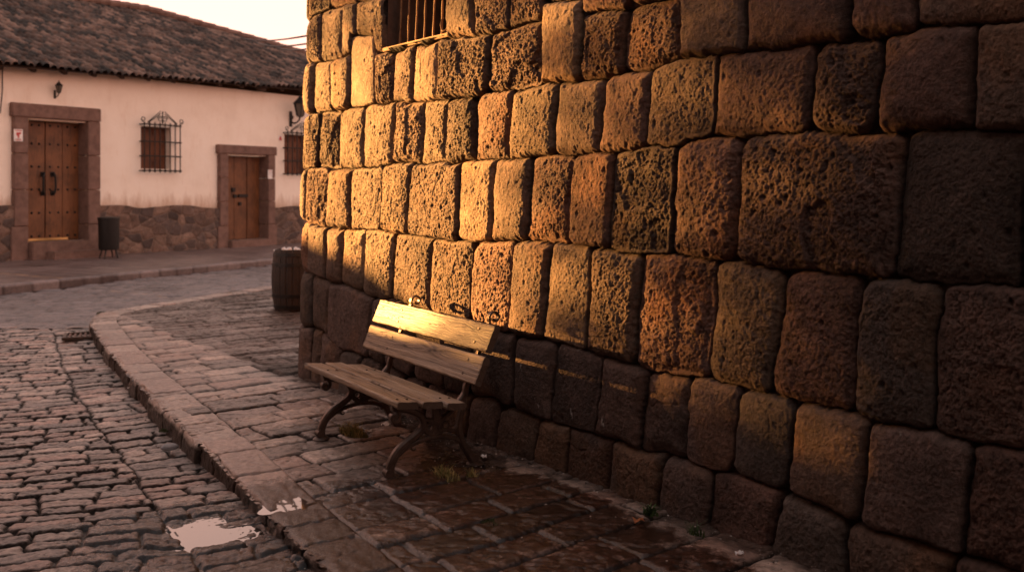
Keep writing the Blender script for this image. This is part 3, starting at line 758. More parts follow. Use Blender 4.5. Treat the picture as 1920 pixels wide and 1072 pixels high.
def rect(xl, xr, yt, yb):
    a0, z1 = px2house(xl, yt); a1, z0 = px2house(xr, yb); return [a0, a1, z0, z1]
D1 = rect(48, 160, 224, 449); D2 = rect(423, 498, 291, 447); W1 = rect(264, 320, 236, 318); W2 = rect(533, 583, 251, 327)
wall_top = 4.45
def facade():
    mb = MB(); ops = (D1, D2, W1, W2)
    xs = sorted({A_L, A_R, *[o[0] for o in ops], *[o[1] for o in ops]}); zs = sorted({-.1, wall_top, *[o[2] for o in ops], *[o[3] for o in ops]})
    for i in range(len(xs) - 1):
        for j in range(len(zs) - 1):
            cx, cz = .5 * (xs[i] + xs[i + 1]), .5 * (zs[j] + zs[j + 1])
            if any(o[0] < cx < o[1] and o[2] < cz < o[3] for o in ops): continue
            mb.add([(xs[i], 0, zs[j]), (xs[i + 1], 0, zs[j]), (xs[i + 1], 0, zs[j + 1]), (xs[i], 0, zs[j + 1])], [(0, 1, 2, 3)])
    for o in (W1, W2):
        a0, a1, z0, z1 = o
        for q in (((a0, z0), (a0, z1)), ((a1, z1), (a1, z0)), ((a1, z0), (a0, z0)), ((a0, z1), (a1, z1))):
            mb.add([(q[0][0], 0, q[0][1]), (q[1][0], 0, q[1][1]), (q[1][0], .3, q[1][1]), (q[0][0], .3, q[0][1])], [(0, 1, 2, 3)])
    for a in (A_L, A_R): mb.add([(a, 0, -.1), (a, 9, -.1), (a, 9, wall_top), (a, 4.5, wall_top + 2.2), (a, 0, wall_top)], [(0, 1, 2, 3, 4)])
    mb.add([(A_L, 9, -.1), (A_R, 9, -.1), (A_R, 9, wall_top), (A_L, 9, wall_top)], [(0, 1, 2, 3)])
    return mb.build('facade', M['plaster'], house)
facade()
def rubble():
    a = np.arange(A_L, A_R, .022); z = np.linspace(0, 1, 56); A, Zn = np.meshgrid(a, z)
    Z = -.1 + Zn * (z_pl(A) + .1 + .02 * np.sin(A * 3) + .025 * vn(A * 2, A * 0, 205)); w = .10 * vn(A * 2.2, Z * 2.2, 201)
    f1, f2, cid = worley((A + w) * 3.1, (Z + w) * 4.0, 202); e = f2 - f1
    t = np.clip(e / .20, 0, 1); Y = -.055 - .055 * np.sqrt(np.clip(1 - (1 - t) ** 2, 0, 1)) + .016 * fbm(A * 9, Z * 9, 4, 203) + .02 * (cid - .5)
    t4 = vcol(A.shape, (.2, .15, .12)); alt = np.array([[.13, .088, .072], [.165, .108, .085], [.082, .060, .054], [.18, .122, .096], [.115, .085, .076]])
    c = alt[(cid * 5).astype(int) % 5] * (.8 + .4 * ((cid * 13) % 1))[..., None] * (1 + .3 * fbm(A * 7, Z * 7, 3, 204))[..., None]
    mort = np.array([.225, .165, .135]); g = sstep(.02, .09, e)[..., None]; t4[..., :3] = c * g + mort * (1 - g)
    keep = ~(((A > D1[0] - .3) & (A < D1[1] + .3)) | ((A > D2[0] - .25) & (A < D2[1] + .25)))
    for x0, x1 in ((-9, D1[0]), (D1[0], D2[0]), (D2[0], 99)): grid_object('rubble_base', np.stack([A, Y, Z], -1), M['stone'], t4, keep & (A > x0) & (A < x1), house)
    mb = MB(); cap = [(x, -.10, float(z_pl(x)) - .012) for x in np.linspace(A_L, A_R, 40)]
rubble()

def surround(o, lx0, lx1, lz0, lz1, jl, jr, base):
    a0, a1, z0, z1 = o
    s = MB(); n = 4
    for side, x0, x1 in (('l', jl, a0), ('r', a1, jr)):
        zz = np.linspace(base, lz0, n + 1)
        for i in range(n):
            wid = x1 - x0 + (.07 if i == 0 else 0); cx = .5 * (x0 + x1) + (0 if i else (-.035 if side == 'l' else .035))
            s.box((cx, .095, .5 * (zz[i] + zz[i + 1])), (wid, .45, zz[i + 1] - zz[i] - .012), None, .015)
    s.box((.5 * (lx0 + lx1), .10, .5 * (lz0 + lz1)), (lx1 - lx0, .48, lz1 - lz0), None, .02)
    s.build('door_surround', M['lintel'], house)
a, z = px2house(17, 192); b, z2 = px2house(184, 205); zl = px2house(100, 224)[1]; jl = px2house(21, 300)[0]; jr = px2house(183, 300)[0]
surround(D1, a, b, zl, (z + z2) / 2, jl, jr, -.05)
a, z = px2house(404, 271); b, z2 = px2house(514, 276); zl = px2house(460, 290)[1]; jl = px2house(407, 350)[0]; jr = px2house(511, 350)[0]
surround(D2, a, b, zl, (z + z2) / 2, jl, jr, -.05)
st = MB(); s0 = px2house(62, 470)[0]; s1 = px2house(187, 470)[0]
st.box((.5 * (D1[0] + D1[1]), .02, .5 * D1[2] - .02), (D1[1] - D1[0] - .01, .62, D1[2] + .04 - .005), None, .02)
st.box((.5 * (s0 + s1) + .1, -.42, .07), (s1 - s0 - .1, .34, .22), None, .03); st.build('doorstep', M['lintel'], house)
st = MB(); st.box((.5 * (D2[0] + D2[1]), .02, .5 * D2[2] - .02), (D2[1] - D2[0] - .01, .60, D2[2] + .035), None, .02); st.build('doorstep', M['lintel'], house)

def door(o, seams, studs, n_handle):
    a0, a1, z0, z1 = o; w = a1 - a0; y = .27
    d = bpy.data.objects.new('door', None); link(d, house)
    e = [0] + seams + [1]
    for i in range(len(e) - 1):
        x0, x1 = a0 + w * e[i], a0 + w * e[i + 1]
        MB().box((.5 * (x0 + x1), y + .03 + .012 * (i % 2), .5 * (z0 + z1)), (x1 - x0 - .012, .06, z1 - z0 - .01), None, .01).build('plank', M['door'], d)
    MB().box((.5 * (a0 + a1), y + .09, .5 * (z0 + z1)), (w, .03, z1 - z0)).build('backing', M['dark_wood'], d)
    if studs:
        for r in studs[1]:
            for c in studs[0]:
                MB().lathe([(.001, -.035), (.03, -.02), (.038, 0)], (0, 0, 0), 8)
                s = MB(); s.lathe([(.028, 0), (.024, .016), (.010, .026)], (0, 0, 0), 8)
                s.v = [(a0 + w * c + p[0], y - p[2] + .002, z0 + (z1 - z0) * r + p[1]) for p in s.v]
                s.build('stud', M['black_iron'], d)
    return d, y
d1, y = door(D1, [.11, .42, .71], ([.03, .20, .32, .50, .64, .80, .93], [.04, .235, .43, .62, .81, .965]), 2)
for xp, xs_ in ((80, 1), (98, -1)):
    ah, zt = px2house(xp, 327, .27); zb = px2house(xp, 362, .27)[1]
    pts = spline([(ah, y, zt), (ah, y - .07, zt + .02), (ah - .03 * xs_, y - .09, zt - .08), (ah - .03 * xs_, y - .09, zb + .08), (ah, y - .07, zb - .02), (ah, y, zb)], 4)
    MB().tube(pts, .026, 8).box((ah, y - .005, zt), (.10, .02, .12)).box((ah, y - .005, zb), (.10, .02, .12)).build('handle', M['black_iron'], d1)
MB().box((D1[0] + (D1[1] - D1[0]) * .45, .262, D1[2] + .035), ((D1[1] - D1[0]) * .70, .02, .05), None, .004).build('brass_strip', mat_simple('brass', (.65, .45, .2), .3, .1, 20, .05, .9), d1)
d2, y = door(D2, [.36, .68], None, 1)
for xp, yp, w_, h_ in ((437, 356, .12, .12), (440, 368, .13, .10), (455, 367, .34, .09), (449, 382, .10, .10)):
    ah, zz = px2house(xp, yp, .27); MB().box((ah, y - .02, zz), (w_, .05, h_), None, .012).build('lock_plate', M['black_iron'], d2)

def grilled_window(o, top_px, gl_px, gr_px, gb_px, nv):
    a0, a1, z0, z1 = o; w = bpy.data.objects.new('window', None); link(w, house)
    s = MB(); nl = 2
    for i in range(nl):
        x0 = a0 + (a1 - a0) * i / nl; x1 = a0 + (a1 - a0) * (i + 1) / nl; cx = .5 * (x0 + x1)
        s.box((cx, .25, .5 * (z0 + z1)), (x1 - x0 - .01, .04, z1 - z0 - .02))
        for j in range(4):
            zc = z0 + (z1 - z0) * (j + .5) / 4; 
            for k in (-1, 1): s.box((cx + k * (x1 - x0) * .21, .225, zc), ((x1 - x0) * .30, .03, (z1 - z0) / 4 * .62), None, .012)
    s.build('shutter', M['shutter'], w)
    MB().box((.5 * (a0 + a1), .13, z0 - .02), (a1 - a0 + .02, .30, .05), None, .01).build('sill', M['plaster'], w)
    g = MB(); P_ = -.20; r = .017
    ga, gt = px2house(gl_px, top_px); gb = px2house(gr_px, top_px)[0]; gz = px2house(gl_px, gb_px)[1]
    hz = [gz + .03, gz + (gt - gz) * .335, gz + (gt - gz) * .64, gt]
    for z in hz:
        g.tube([(ga, .02, z), (ga, P_, z)], r, 6); g.tube([(gb, .02, z), (gb, P_, z)], r, 6); g.tube([(ga - .04, P_, z), (gb + .04, P_, z)], r, 6)
    for k in range(nv):
        x = ga + (gb - ga) * k / (nv - 1); g.tube([(x, P_, gz - .02), (x, P_, gt + .06)], r * .95, 6)
        g.box((x, P_, gz + .03), (.05, .05, .05)); g.box((x, P_, gt), (.045, .045, .045))
    xm = .5 * (ga + gb); ph = .36; lo_ = .10
    for sg in (-1, 1):
        xe = ga + .1 if sg < 0 else gb - .1
        for dz in (0, .06): g.tube([(xe, P_, gt + .03 + dz * .4), (xm + sg * .06, P_, gt + ph - .07 + dz)], r * .7, 5)
        sp = [(xm + sg * (.07 + .085 * math.cos(q) * (1 - q / 14)), P_, gt + .15 + .085 * math.sin(q) * (1 - q / 14)) for q in np.linspace(0, 9, 22)]
        g.tube(sp, .011, 5)
        xo = ga if sg < 0 else gb
        sp = [(xo + sg * (.03 + .06 * math.cos(q) * (1 - q / 12)), P_, gt + .12 + .06 * math.sin(q) * (1 - q / 12)) for q in np.linspace(-2, 6, 16)]
        g.tube(sp, .011, 5)
    g.tube([(xm, P_, gt), (xm, P_, gt + ph - .02)], r, 6); g.lathe([(.001, -.04), (.03, 0), (.001, .05)], (xm, P_, gt + ph - .05), 6)
    g.build('grille', M['black_iron'], w)
grilled_window(W1, 233, 262, 329, 322, 8); grilled_window(W2, 249, 531, 590, 328, 8)

# roof: worn pan-and-cover clay tiles
PITCH = math.radians(24); OH = -.56
def roof_pt(a, r, up=0.0):
    return np.stack([a, OH + r * math.cos(PITCH) - up * math.sin(PITCH), EV(a) + .05 + r * math.sin(PITCH) + up * math.cos(PITCH)], -1)
def px2roof(x, y):
    d = HR @ np.array([(x - 960) / F, 1.0, -(y - HY) / F]); k = (ex1[1] - ex0[1]) / (ex1[0] - ex0[0]); c = ex0[1] - k * ex0[0] + .05
    # z = c + k a + tan(p) (y - OH)
    tp = math.tan(PITCH); t = (c + k * HO[0] + tp * (HO[1] - OH) - HO[2]) / (d[2] - k * d[0] - tp * d[1])
    p = HO + t * d; return p[0], (p[1] - OH) / math.cos(PITCH)
h0, h1 = px2roof(215, 2), px2roof(565, 101)
RMAX = 7.2
hip = lambda a: np.minimum(RMAX, h0[1] + (np.asarray(a) - h0[0]) * (h1[1] - h0[1]) / (h1[0] - h0[0]))
def roof():
    a = np.arange(A_L - .4, A_R + .3, .030); r = np.arange(0, RMAX + .06, .034); A, R = np.meshgrid(a, r)
    aw = A + .025 * vn(A * 1.3, R * 1.3, 211) + .02 * vn(A * .5, R * 4, 212)
    col = np.floor(aw / 0.18); ca = aw / 0.18 - col - .5
    ro = R + .09 * (_h(col.astype(np.int64), col.astype(np.int64) * 0, 213) - .5) + .02 * vn(A * 3, R * 3, 214); row = np.floor(ro / .34); cr = ro / .34 - row
    h1_ = _h(col.astype(np.int64), row.astype(np.int64), 215)
    cover = np.sqrt(np.clip(1 - (ca / .40) ** 2, 0, 1)); up = .062 * cover - .02 * (1 - cover) - .042 * cr + .035 * (h1_ - .5) + .05 * vn(A * .45, R * .45, 216) + .01 * fbm(A * 12, R * 12, 3, 217)
    P = roof_pt(A, R, 0) + 0; P = roof_pt(A, R); n = np.array([0, -math.sin(PITCH), math.cos(PITCH)]); P = P + up[..., None] * n
    alt = np.array([[.120, .080, .064], [.075, .056, .048], [.23, .150, .118], [.045, .038, .034], [.155, .102, .082]])
    t4 = vcol(A.shape, (.1, .06, .05)); t4[..., :3] = alt[(h1_ * 5).astype(int) % 5] * (.75 + .5 * ((h1_ * 17) % 1))[..., None]
    t4[..., :3] *= (1 - .5 * sstep(0, .5, fbm(A * 1.2, R * 1.2, 4, 218)))[..., None] * (.5 + .5 * cover)[..., None]
    rf = grid_object('roof', P, M['stone'], t4, R <= hip(A), house)
    return rf
rf = roof()
rc = MB(); aa = np.arange(A_L - .4, A_R + .3, .34)
for a in aa:
    p0 = roof_pt(np.array(a), hip(a), .02); p1 = roof_pt(np.array(a + .38), hip(a + .38), .07)
    rc.tube([p0, p1], [.125, .105], 8)
rc.build('ridge_tiles', M['roof_tile'] if 'roof_tile' in M else M['lintel'], rf)
back = MB(); aa = np.linspace(A_L - .4, A_R + .3, 12)
for i in range(len(aa) - 1):
    p = roof_pt(np.array(aa[i]), hip(aa[i])); q = roof_pt(np.array(aa[i + 1]), hip(aa[i + 1]))
    back.add([p, q, (q[0], q[1] + 6, q[2] - 2.6), (p[0], p[1] + 6, p[2] - 2.6)], [(0, 1, 2, 3)])
back.build('rear_slope', M['roof_base'], rf)
un = MB()
for a0_, a1_ in zip(np.arange(A_L - .4, A_R, .5), np.arange(A_L + .1, A_R + .5, .5)):
    p = [roof_pt(np.array(a_), r_, -.10) for a_, r_ in ((a0_, .05), (a1_, .05), (a1_, .9), (a0_, .9))]; un.add(p, [(0, 1, 2, 3)])
un.build('eaves_boarding', M['roof_base'], rf)
a = A_L
while a < A_R - .2:
    big = abs(a - px2house(499, 180, -.4)[0]) < .38
    p = roof_pt(np.array(a), .16, -.16); q = roof_pt(np.array(a), .75, -.16)
    MB().strap([p, q], .12 if not big else .26, .11 if not big else .2, (1, 0, 0)).build('rafter', M['dark_wood'], house); a += .74

def wall_to_world(a, y, z): return HA + HR.T @ np.array([a, y, z])
def lantern(px, py, size, label):
    a, z = px2house(px, py, -.35); p = wall_to_world(a, 0, z)
    t = thing('wall_lantern', label, 'lantern', tuple(p), HTH, 'iron lanterns on the white house')
    s = size
    br = MB().tube(spline([(0, 0, -.30 * s), (0, -.14 * s, -.36 * s), (0, -.30 * s, -.30 * s), (0, -.36 * s, -.20 * s)], 5), .022 * s, 6)
    br.tube(spline([(0, 0, -.12 * s), (0, -.10 * s, -.20 * s), (0, -.02, -.26 * s)], 5), .016 * s, 6); br.box((0, -.01, -.24 * s), (.10 * s, .02, .40 * s), None, .005); br.build('bracket', M['black_iron'], t)
    cg = MB(); r0, r1 = .09 * s, .16 * s
    for k in range(6):
        g = k * math.pi / 3; cg.tube([(r0 * math.cos(g), -.36 * s + r0 * math.sin(g), -.18 * s), (r1 * math.cos(g), -.36 * s + r1 * math.sin(g), .14 * s)], .013 * s, 5)
    cg.lathe([(r0 * 1.15, -.02 * s), (r0 * .6, -.05 * s)], (0, -.36 * s, -.16 * s), 6); cg.build('cage', M['black_iron'], t)
    MB().lathe([(r0 * .95, -.17 * s), (r1 * .93, .135 * s)], (0, -.36 * s, 0), 6).build('glass', M['glass'], t)
    MB().lathe([(.20 * s, .14 * s), (.18 * s, .17 * s), (.07 * s, .28 * s), (.05 * s, .31 * s), (.02 * s, .33 * s), (.03 * s, .36 * s), (.002, .40 * s)], (0, -.36 * s, 0), 6).build('cap', M['black_iron'], t)
lantern(118, 166, .5, 'small black iron lantern high on the white wall above the large studded door')
lantern(560, 205, 1.15, 'big black iron lantern under the eaves, half hidden by the stone wall corner')

def plaque(px, py, w, h, depth, label, marks, cat='sign'):
    a, z = px2house(px, py, depth); p = wall_to_world(a, depth - .008, z)
    t = thing('plaque', label, cat, tuple(p), HTH)
    MB().box((0, 0, 0), (w, .014, h), None, .003).build('plate', M['white'], t)
    for mname, items in marks:
        m = MB()
        for (x, zz, ww, hh) in items: m.box((x * w, -.0105, zz * h), (ww * w, .004, hh * h))
        m.build('print', M[mname], t)
plaque(34, 254, .20, .27, -.14, 'white plaque with red emblem and small lettering on the large door surround', [('red', [(0, .40, .7, .07), (-.12, .12, .26, .24), (.10, .16, .20, .16), (-.02, -.04, .24, .16), (0, -.2, .12, .10), (.24, .2, .10, .14), (0, -.40, .7, .05)]), ('grey_ink', [(-.02, -.31, .62, .04)])])
plaque(506, 327, .16, .26, -.14, 'small pale notice with faint lines beside the smaller brown door', [('grey_ink', [(0, .25, .7, .03), (0, .1, .7, .03), (0, -.05, .6, .03)]), ('red', [(0, .38, .5, .05)])])
plaque(525, 259, .12, .16, 0, 'tiny red triangular alarm badge on the white wall by the barred window', [('red', [(0, -.25, .8, .3), (0, .05, .5, .3), (0, .3, .2, .2)])], 'badge')

# litter bin on legs by the large door
bp = ground_pt(204, 484); bth = HTH
bin_ = thing('litter_bin', 'dark metal litter bin on splayed legs beside the large wooden door', 'litter bin', tuple(bp), bth)
MB().lathe([(.21, .20), (.225, .24), (.235, .90), (.238, .93), (.20, .93), (.19, .4)], n=20).build('body', M['black_iron'], bin_)
MB().lathe([(.245, .90), (.25, .93), (.245, .96), (.21, .97), (.05, .985)], n=20).build('rim', M['black_iron'], bin_)
for k in range(4):
    g = k * math.pi / 2 + .6; MB().tube([(.15 * math.cos(g), .15 * math.sin(g), .23), (.22 * math.cos(g), .22 * math.sin(g), .0)], [.022, .018], 6).build('leg', M['black_iron'], bin_)

# far pavement and its kerb
fp0 = np.array([-8.6, 15.6]); fb = np.array([3.0, 6.2]); fb /= np.linalg.norm(fb); fn = np.array([-fb[1], fb[0]])
def far_pavement():
    S, C = np.meshgrid(np.arange(-9, 22, .05), np.concatenate([[-.012, -.006, .0, .02], np.arange(.06, 9.5, .06)]))
    X = fp0[0] + S * fb[0] + C * fn[0]; Y = fp0[1] + S * fb[1] + C * fn[1]
    d, hid, ca, cb = rows_field(C + .03 * vn(X, Y, 221), S + .04 * vn(X * .8, Y * .8, 222), (.35, .6), (.4, .8), 223)
    d2 = np.abs(C - .3); t = np.clip(np.minimum(d, d2) / .04, 0, 1); z = -.02 * (1 - t) + .012 * ((hid * 97) % 1) + .006 * fbm(X * 5, Y * 5, 3, 224)
    z = np.where(C < -.008, -.16, z); z = np.where((C >= -.008) & (C < -.001), -.05, z); z = np.where((C >= 0) & (C < .01), z - .02, z)
    t4 = vcol(X.shape, (.17, .122, .115)); t4[..., :3] *= (.75 + .4 * ((hid * 31) % 1) + .25 * fbm(X * .8, Y * .8, 4, 225))[..., None]
    t4[..., :3] *= (.55 + .45 * t)[..., None]; t4[C < .3, :3] *= 1.1; t4[C < .0, :3] *= .6
    return np.stack([X, Y, z], -1), t4
P, t = far_pavement(); tag(grid_object('far_pavement', P, M['slab'], t), kind='structure')

# overhead cables from the roof to the corner building
for (xa, ya, xb, yb, lab) in ((452, 74, 572, 61, 'topmost thin black cable spanning the sky over the roof end'), (480, 83, 572, 75, 'middle thin black cable of the three over the roof end'), (515, 90, 572, 84, 'lowest thin black cable of the three over the roof end')):
    def P3(x, y, Y): return np.array([(x - 960) / F * Y, Y, H - (y - HY) / F * Y])
    ra = px2roof(xa, ya); w0 = HA + HR.T @ roof_pt(np.array(ra[0]), ra[1], .05)
    xe = 640; ye = yb + (yb - ya) / (xb - xa) * (xe - xb); w1 = P3(xe, ye, 11.5)
    pts = [w0 + (w1 - w0) * q - np.array([0, 0, .12 * 4 * q * (1 - q)]) for q in np.linspace(0, 1, 20)]
    tag(MB().tube(pts, .016, 6).build('cable', M['cable']), lab, 'cable', 'overhead cables')
a, z = px2house(4, 130, -.05); a2, z2 = px2house(0, 212, -.05)
pts = [wall_to_world(a + (.0 if q < .5 else (q - .5) * (a2 - a) * 2), -.06, z + (z2 - z) * q) for q in np.linspace(0, 1, 10)]
tag(MB().tube(pts, .014, 6).build('hanging_wire', M['cable']), 'thin dark wire hanging down the white wall from the eaves', 'wire')
# ------------------------------------------------------------------ THE BENCH
BA = math.radians(33.2)
BO = np.array([-.62, 5.07, 0.0])
be = np.array([-math.sin(BA), math.cos(BA), 0]); bd = np.array([math.cos(BA), math.sin(BA), 0])
# local axes: x along the bench (away), y = depth negative towards the wall -> keep right handed: x = be, y = -bd
bench = thing('park_bench', 'weathered wooden park bench with ornate cast iron legs against the stone wall', 'bench', tuple(BO), math.atan2(be[1], be[0]))
def B(e, d, z): return np.array([e, -d, z])
def plank(name, e0, e1, c, wdir, width, thick, seed, bow=0.0, lum=1.0):
    """a worn board: long axis x, width along wdir, waney edges, end checks"""
    wdir = np.array(wdir, float); wdir /= np.linalg.norm(wdir); nrm = np.cross(np.array([1.0, 0, 0]), wdir)
    nx, nw = 330, 44
    prof = []
    e = .010
    for a in np.linspace(-1, 1, nw): prof.append((a, 1))
    for a in np.linspace(.6, -.6, 4): prof.append((1, a))
    for a in np.linspace(1, -1, nw): prof.append((a, -1))
    for a in np.linspace(-.6, .6, 4): prof.append((-1, a))
    prof = np.array(prof); w2, t2 = width / 2, thick / 2
    # round the arrises
    pw = prof[:, 0] * w2; pt = prof[:, 1] * t2
    dx = np.clip(np.abs(pw) - (w2 - e), 0, None); dz = np.clip(np.abs(pt) - (t2 - e), 0, None); L = np.maximum(np.hypot(dx, dz), e) / e
    pw = np.sign(pw) * (np.minimum(np.abs(pw), w2 - e) + dx / L); pt = np.sign(pt) * (np.minimum(np.abs(pt), t2 - e) + dz / L)
    xs = e0 + (e1 - e0) * (.5 - .5 * np.cos(np.linspace(0, math.pi, nx)) * .25 + (np.linspace(0, 1, nx) - .5) * .75)
    xs = np.clip(e0 + (e1 - e0) * np.linspace(0, 1, nx), e0, e1)
    X, PW = np.meshgrid(xs, pw, indexing='ij'); _, PT = np.meshgrid(xs, pt, indexing='ij')
    g = fbm(X * 3 + seed, PW * 45 + seed * 3, 4, 301); k = fbm(X * 22, PW * 22 + PT * 30, 3, 302 + seed)
    edge = np.exp(-((np.abs(PW) - w2) / .012) ** 2)
    PT2 = PT + np.sign(PT) * (.0016 * g - .0025 * edge * np.clip(k, 0, 1) * 2); PW2 = PW - np.sign(PW) * edge * (.0035 * np.clip(fbm(X * 7, PW * 0 + seed, 3, 303), -.3, 1) + .0015 * k)
    ends = np.exp(-((X - e0) / .012) ** 2) + np.exp(-((X - e1) / .012) ** 2)
    X2 = X + .005 * fbm(PW * 40, PT * 40 + seed, 2, 304) * ends
    cup = .0016 * np.cos(PW / w2 * math.pi / 2) + bow * ((X - (e0 + e1) / 2) / (e1 - e0) * 2) ** 2
    V = np.array(c)[None, None] + X2[..., None] * np.array([1.0, 0, 0]) + PW2[..., None] * wdir + (PT2 + cup)[..., None] * nrm
    n = len(prof); mb = MB(); vs = [tuple(p) for p in V.reshape(-1, 3)]; fs = []
    for i in range(nx - 1):
        for k_ in range(n): fs.append((i * n + k_, i * n + (k_ + 1) % n, (i + 1) * n + (k_ + 1) % n, (i + 1) * n + k_))
    mb.add(vs, fs, True); mb.add([vs[i] for i in range(n)], [tuple(range(n))]); mb.add([vs[(nx - 1) * n + i] for i in range(n)], [tuple(range(n))])
    o = mb.build(name, M['plank'], bench, 50)
    # wood figure: growth rings swept round knots, grey weathering, drying cracks
    r = random.Random(seed * 7 + 3); xx, yy = X.ravel(), PW.ravel() + PT.ravel() * .8; v = yy.copy(); kn = np.zeros_like(xx)
    for _ in range(3):
        kx, ky = r.uniform(e0 + .15, e1 - .15), r.uniform(-.6, .6) * w2; sx, sy = r.uniform(.05, .09), r.uniform(.016, .026)
        rr = ((xx - kx) / sx) ** 2 + ((yy - ky - .25 * (xx - kx) * r.uniform(-1, 1)) / sy) ** 2
        v += np.sign(yy - ky + 1e-6) * .016 * np.exp(-rr * .35); kn = np.maximum(kn, np.exp(-rr * 3.0)); kn = np.maximum(kn, .35 * np.exp(-rr * .5))
    v += .010 * fbm(xx * 1.6 + seed, yy * 5, 3, 320)
    ring = fbm(xx * 1.1 + seed * 3, v * 95, 3, 321, .6); fine = fbm(xx * 5 + seed, v * 260, 2, 322)
    crack = np.clip(1 - np.abs(fbm(xx * 1.3 + seed * 9, v * 30, 3, 323)) / .035, 0, 1) * sstep(.0, .3, fbm(xx * 1.8 + seed, yy * 9, 2, 324))
    g_ = np.clip(.58 + .75 * ring + .35 * fine, 0, 1)
    dark, light = np.array([.060, .040, .028]), np.array([.225, .160, .108])
    col = dark + (light - dark) * g_[:, None]; grey = sstep(-.1, .5, fbm(xx * 2.2 + seed, yy * 12, 3, 325))[:, None]
    col = col * (1 - .35 * grey) + np.array([.19, .155, .130]) * .35 * grey
    col *= (1 - .8 * kn)[:, None]; col *= (1 - .75 * crack)[:, None]
    col *= (1 - .45 * np.clip(ends.ravel(), 0, 1))[:, None]
    t4 = np.ones((len(xx), 4)); t4[:, :3] = col * lum; t4[:, 3] = np.clip(g_ * .6 + .4 - crack * .8, 0, 1)
    me = o.data; a = me.color_attributes.new('tint', 'FLOAT_COLOR', 'POINT'); full = np.ones((len(me.vertices), 4)) * .07; full[:len(xx)] = t4
    full[len(xx):, :3] = np.array([.075, .05, .036]); a.data.foreach_set('color', full.astype(np.float32).ravel())
    return o
SZ = .435; SLOPE = -.10
sw_ = .122
for i, (e0, e1) in enumerate(((.0, 1.40), (-.035, 1.385), (-.06, 1.34))):
    d = .062 + i * .137
    plank('seat_plank', e0, e1, B(0, d, SZ + SLOPE * d - .019 + (.006 if i == 1 else 0)), (0, -1, SLOPE), sw_ + (.008 if i == 0 else 0), .038, i + 1, .003, 1.85)  # seat boards coloured lighter to make up for missing warm light
RB = np.array([.150, .34]); RB /= np.linalg.norm(RB)    # recline (depth, up)
def back_pt(q): return .452 + RB[0] * q, .485 + RB[1] * q
for i, q in enumerate((.083, .272)):
    d, z = back_pt(q); plank('backrest_plank', -.085 + .01 * i, 1.445, B(0, d, z), (0, -RB[0], RB[1]), .164, .042, 5 + i, .002, (1.9, .66)[i])  # lower slat coloured lighter for partial sun, sunlit top slat coloured darker
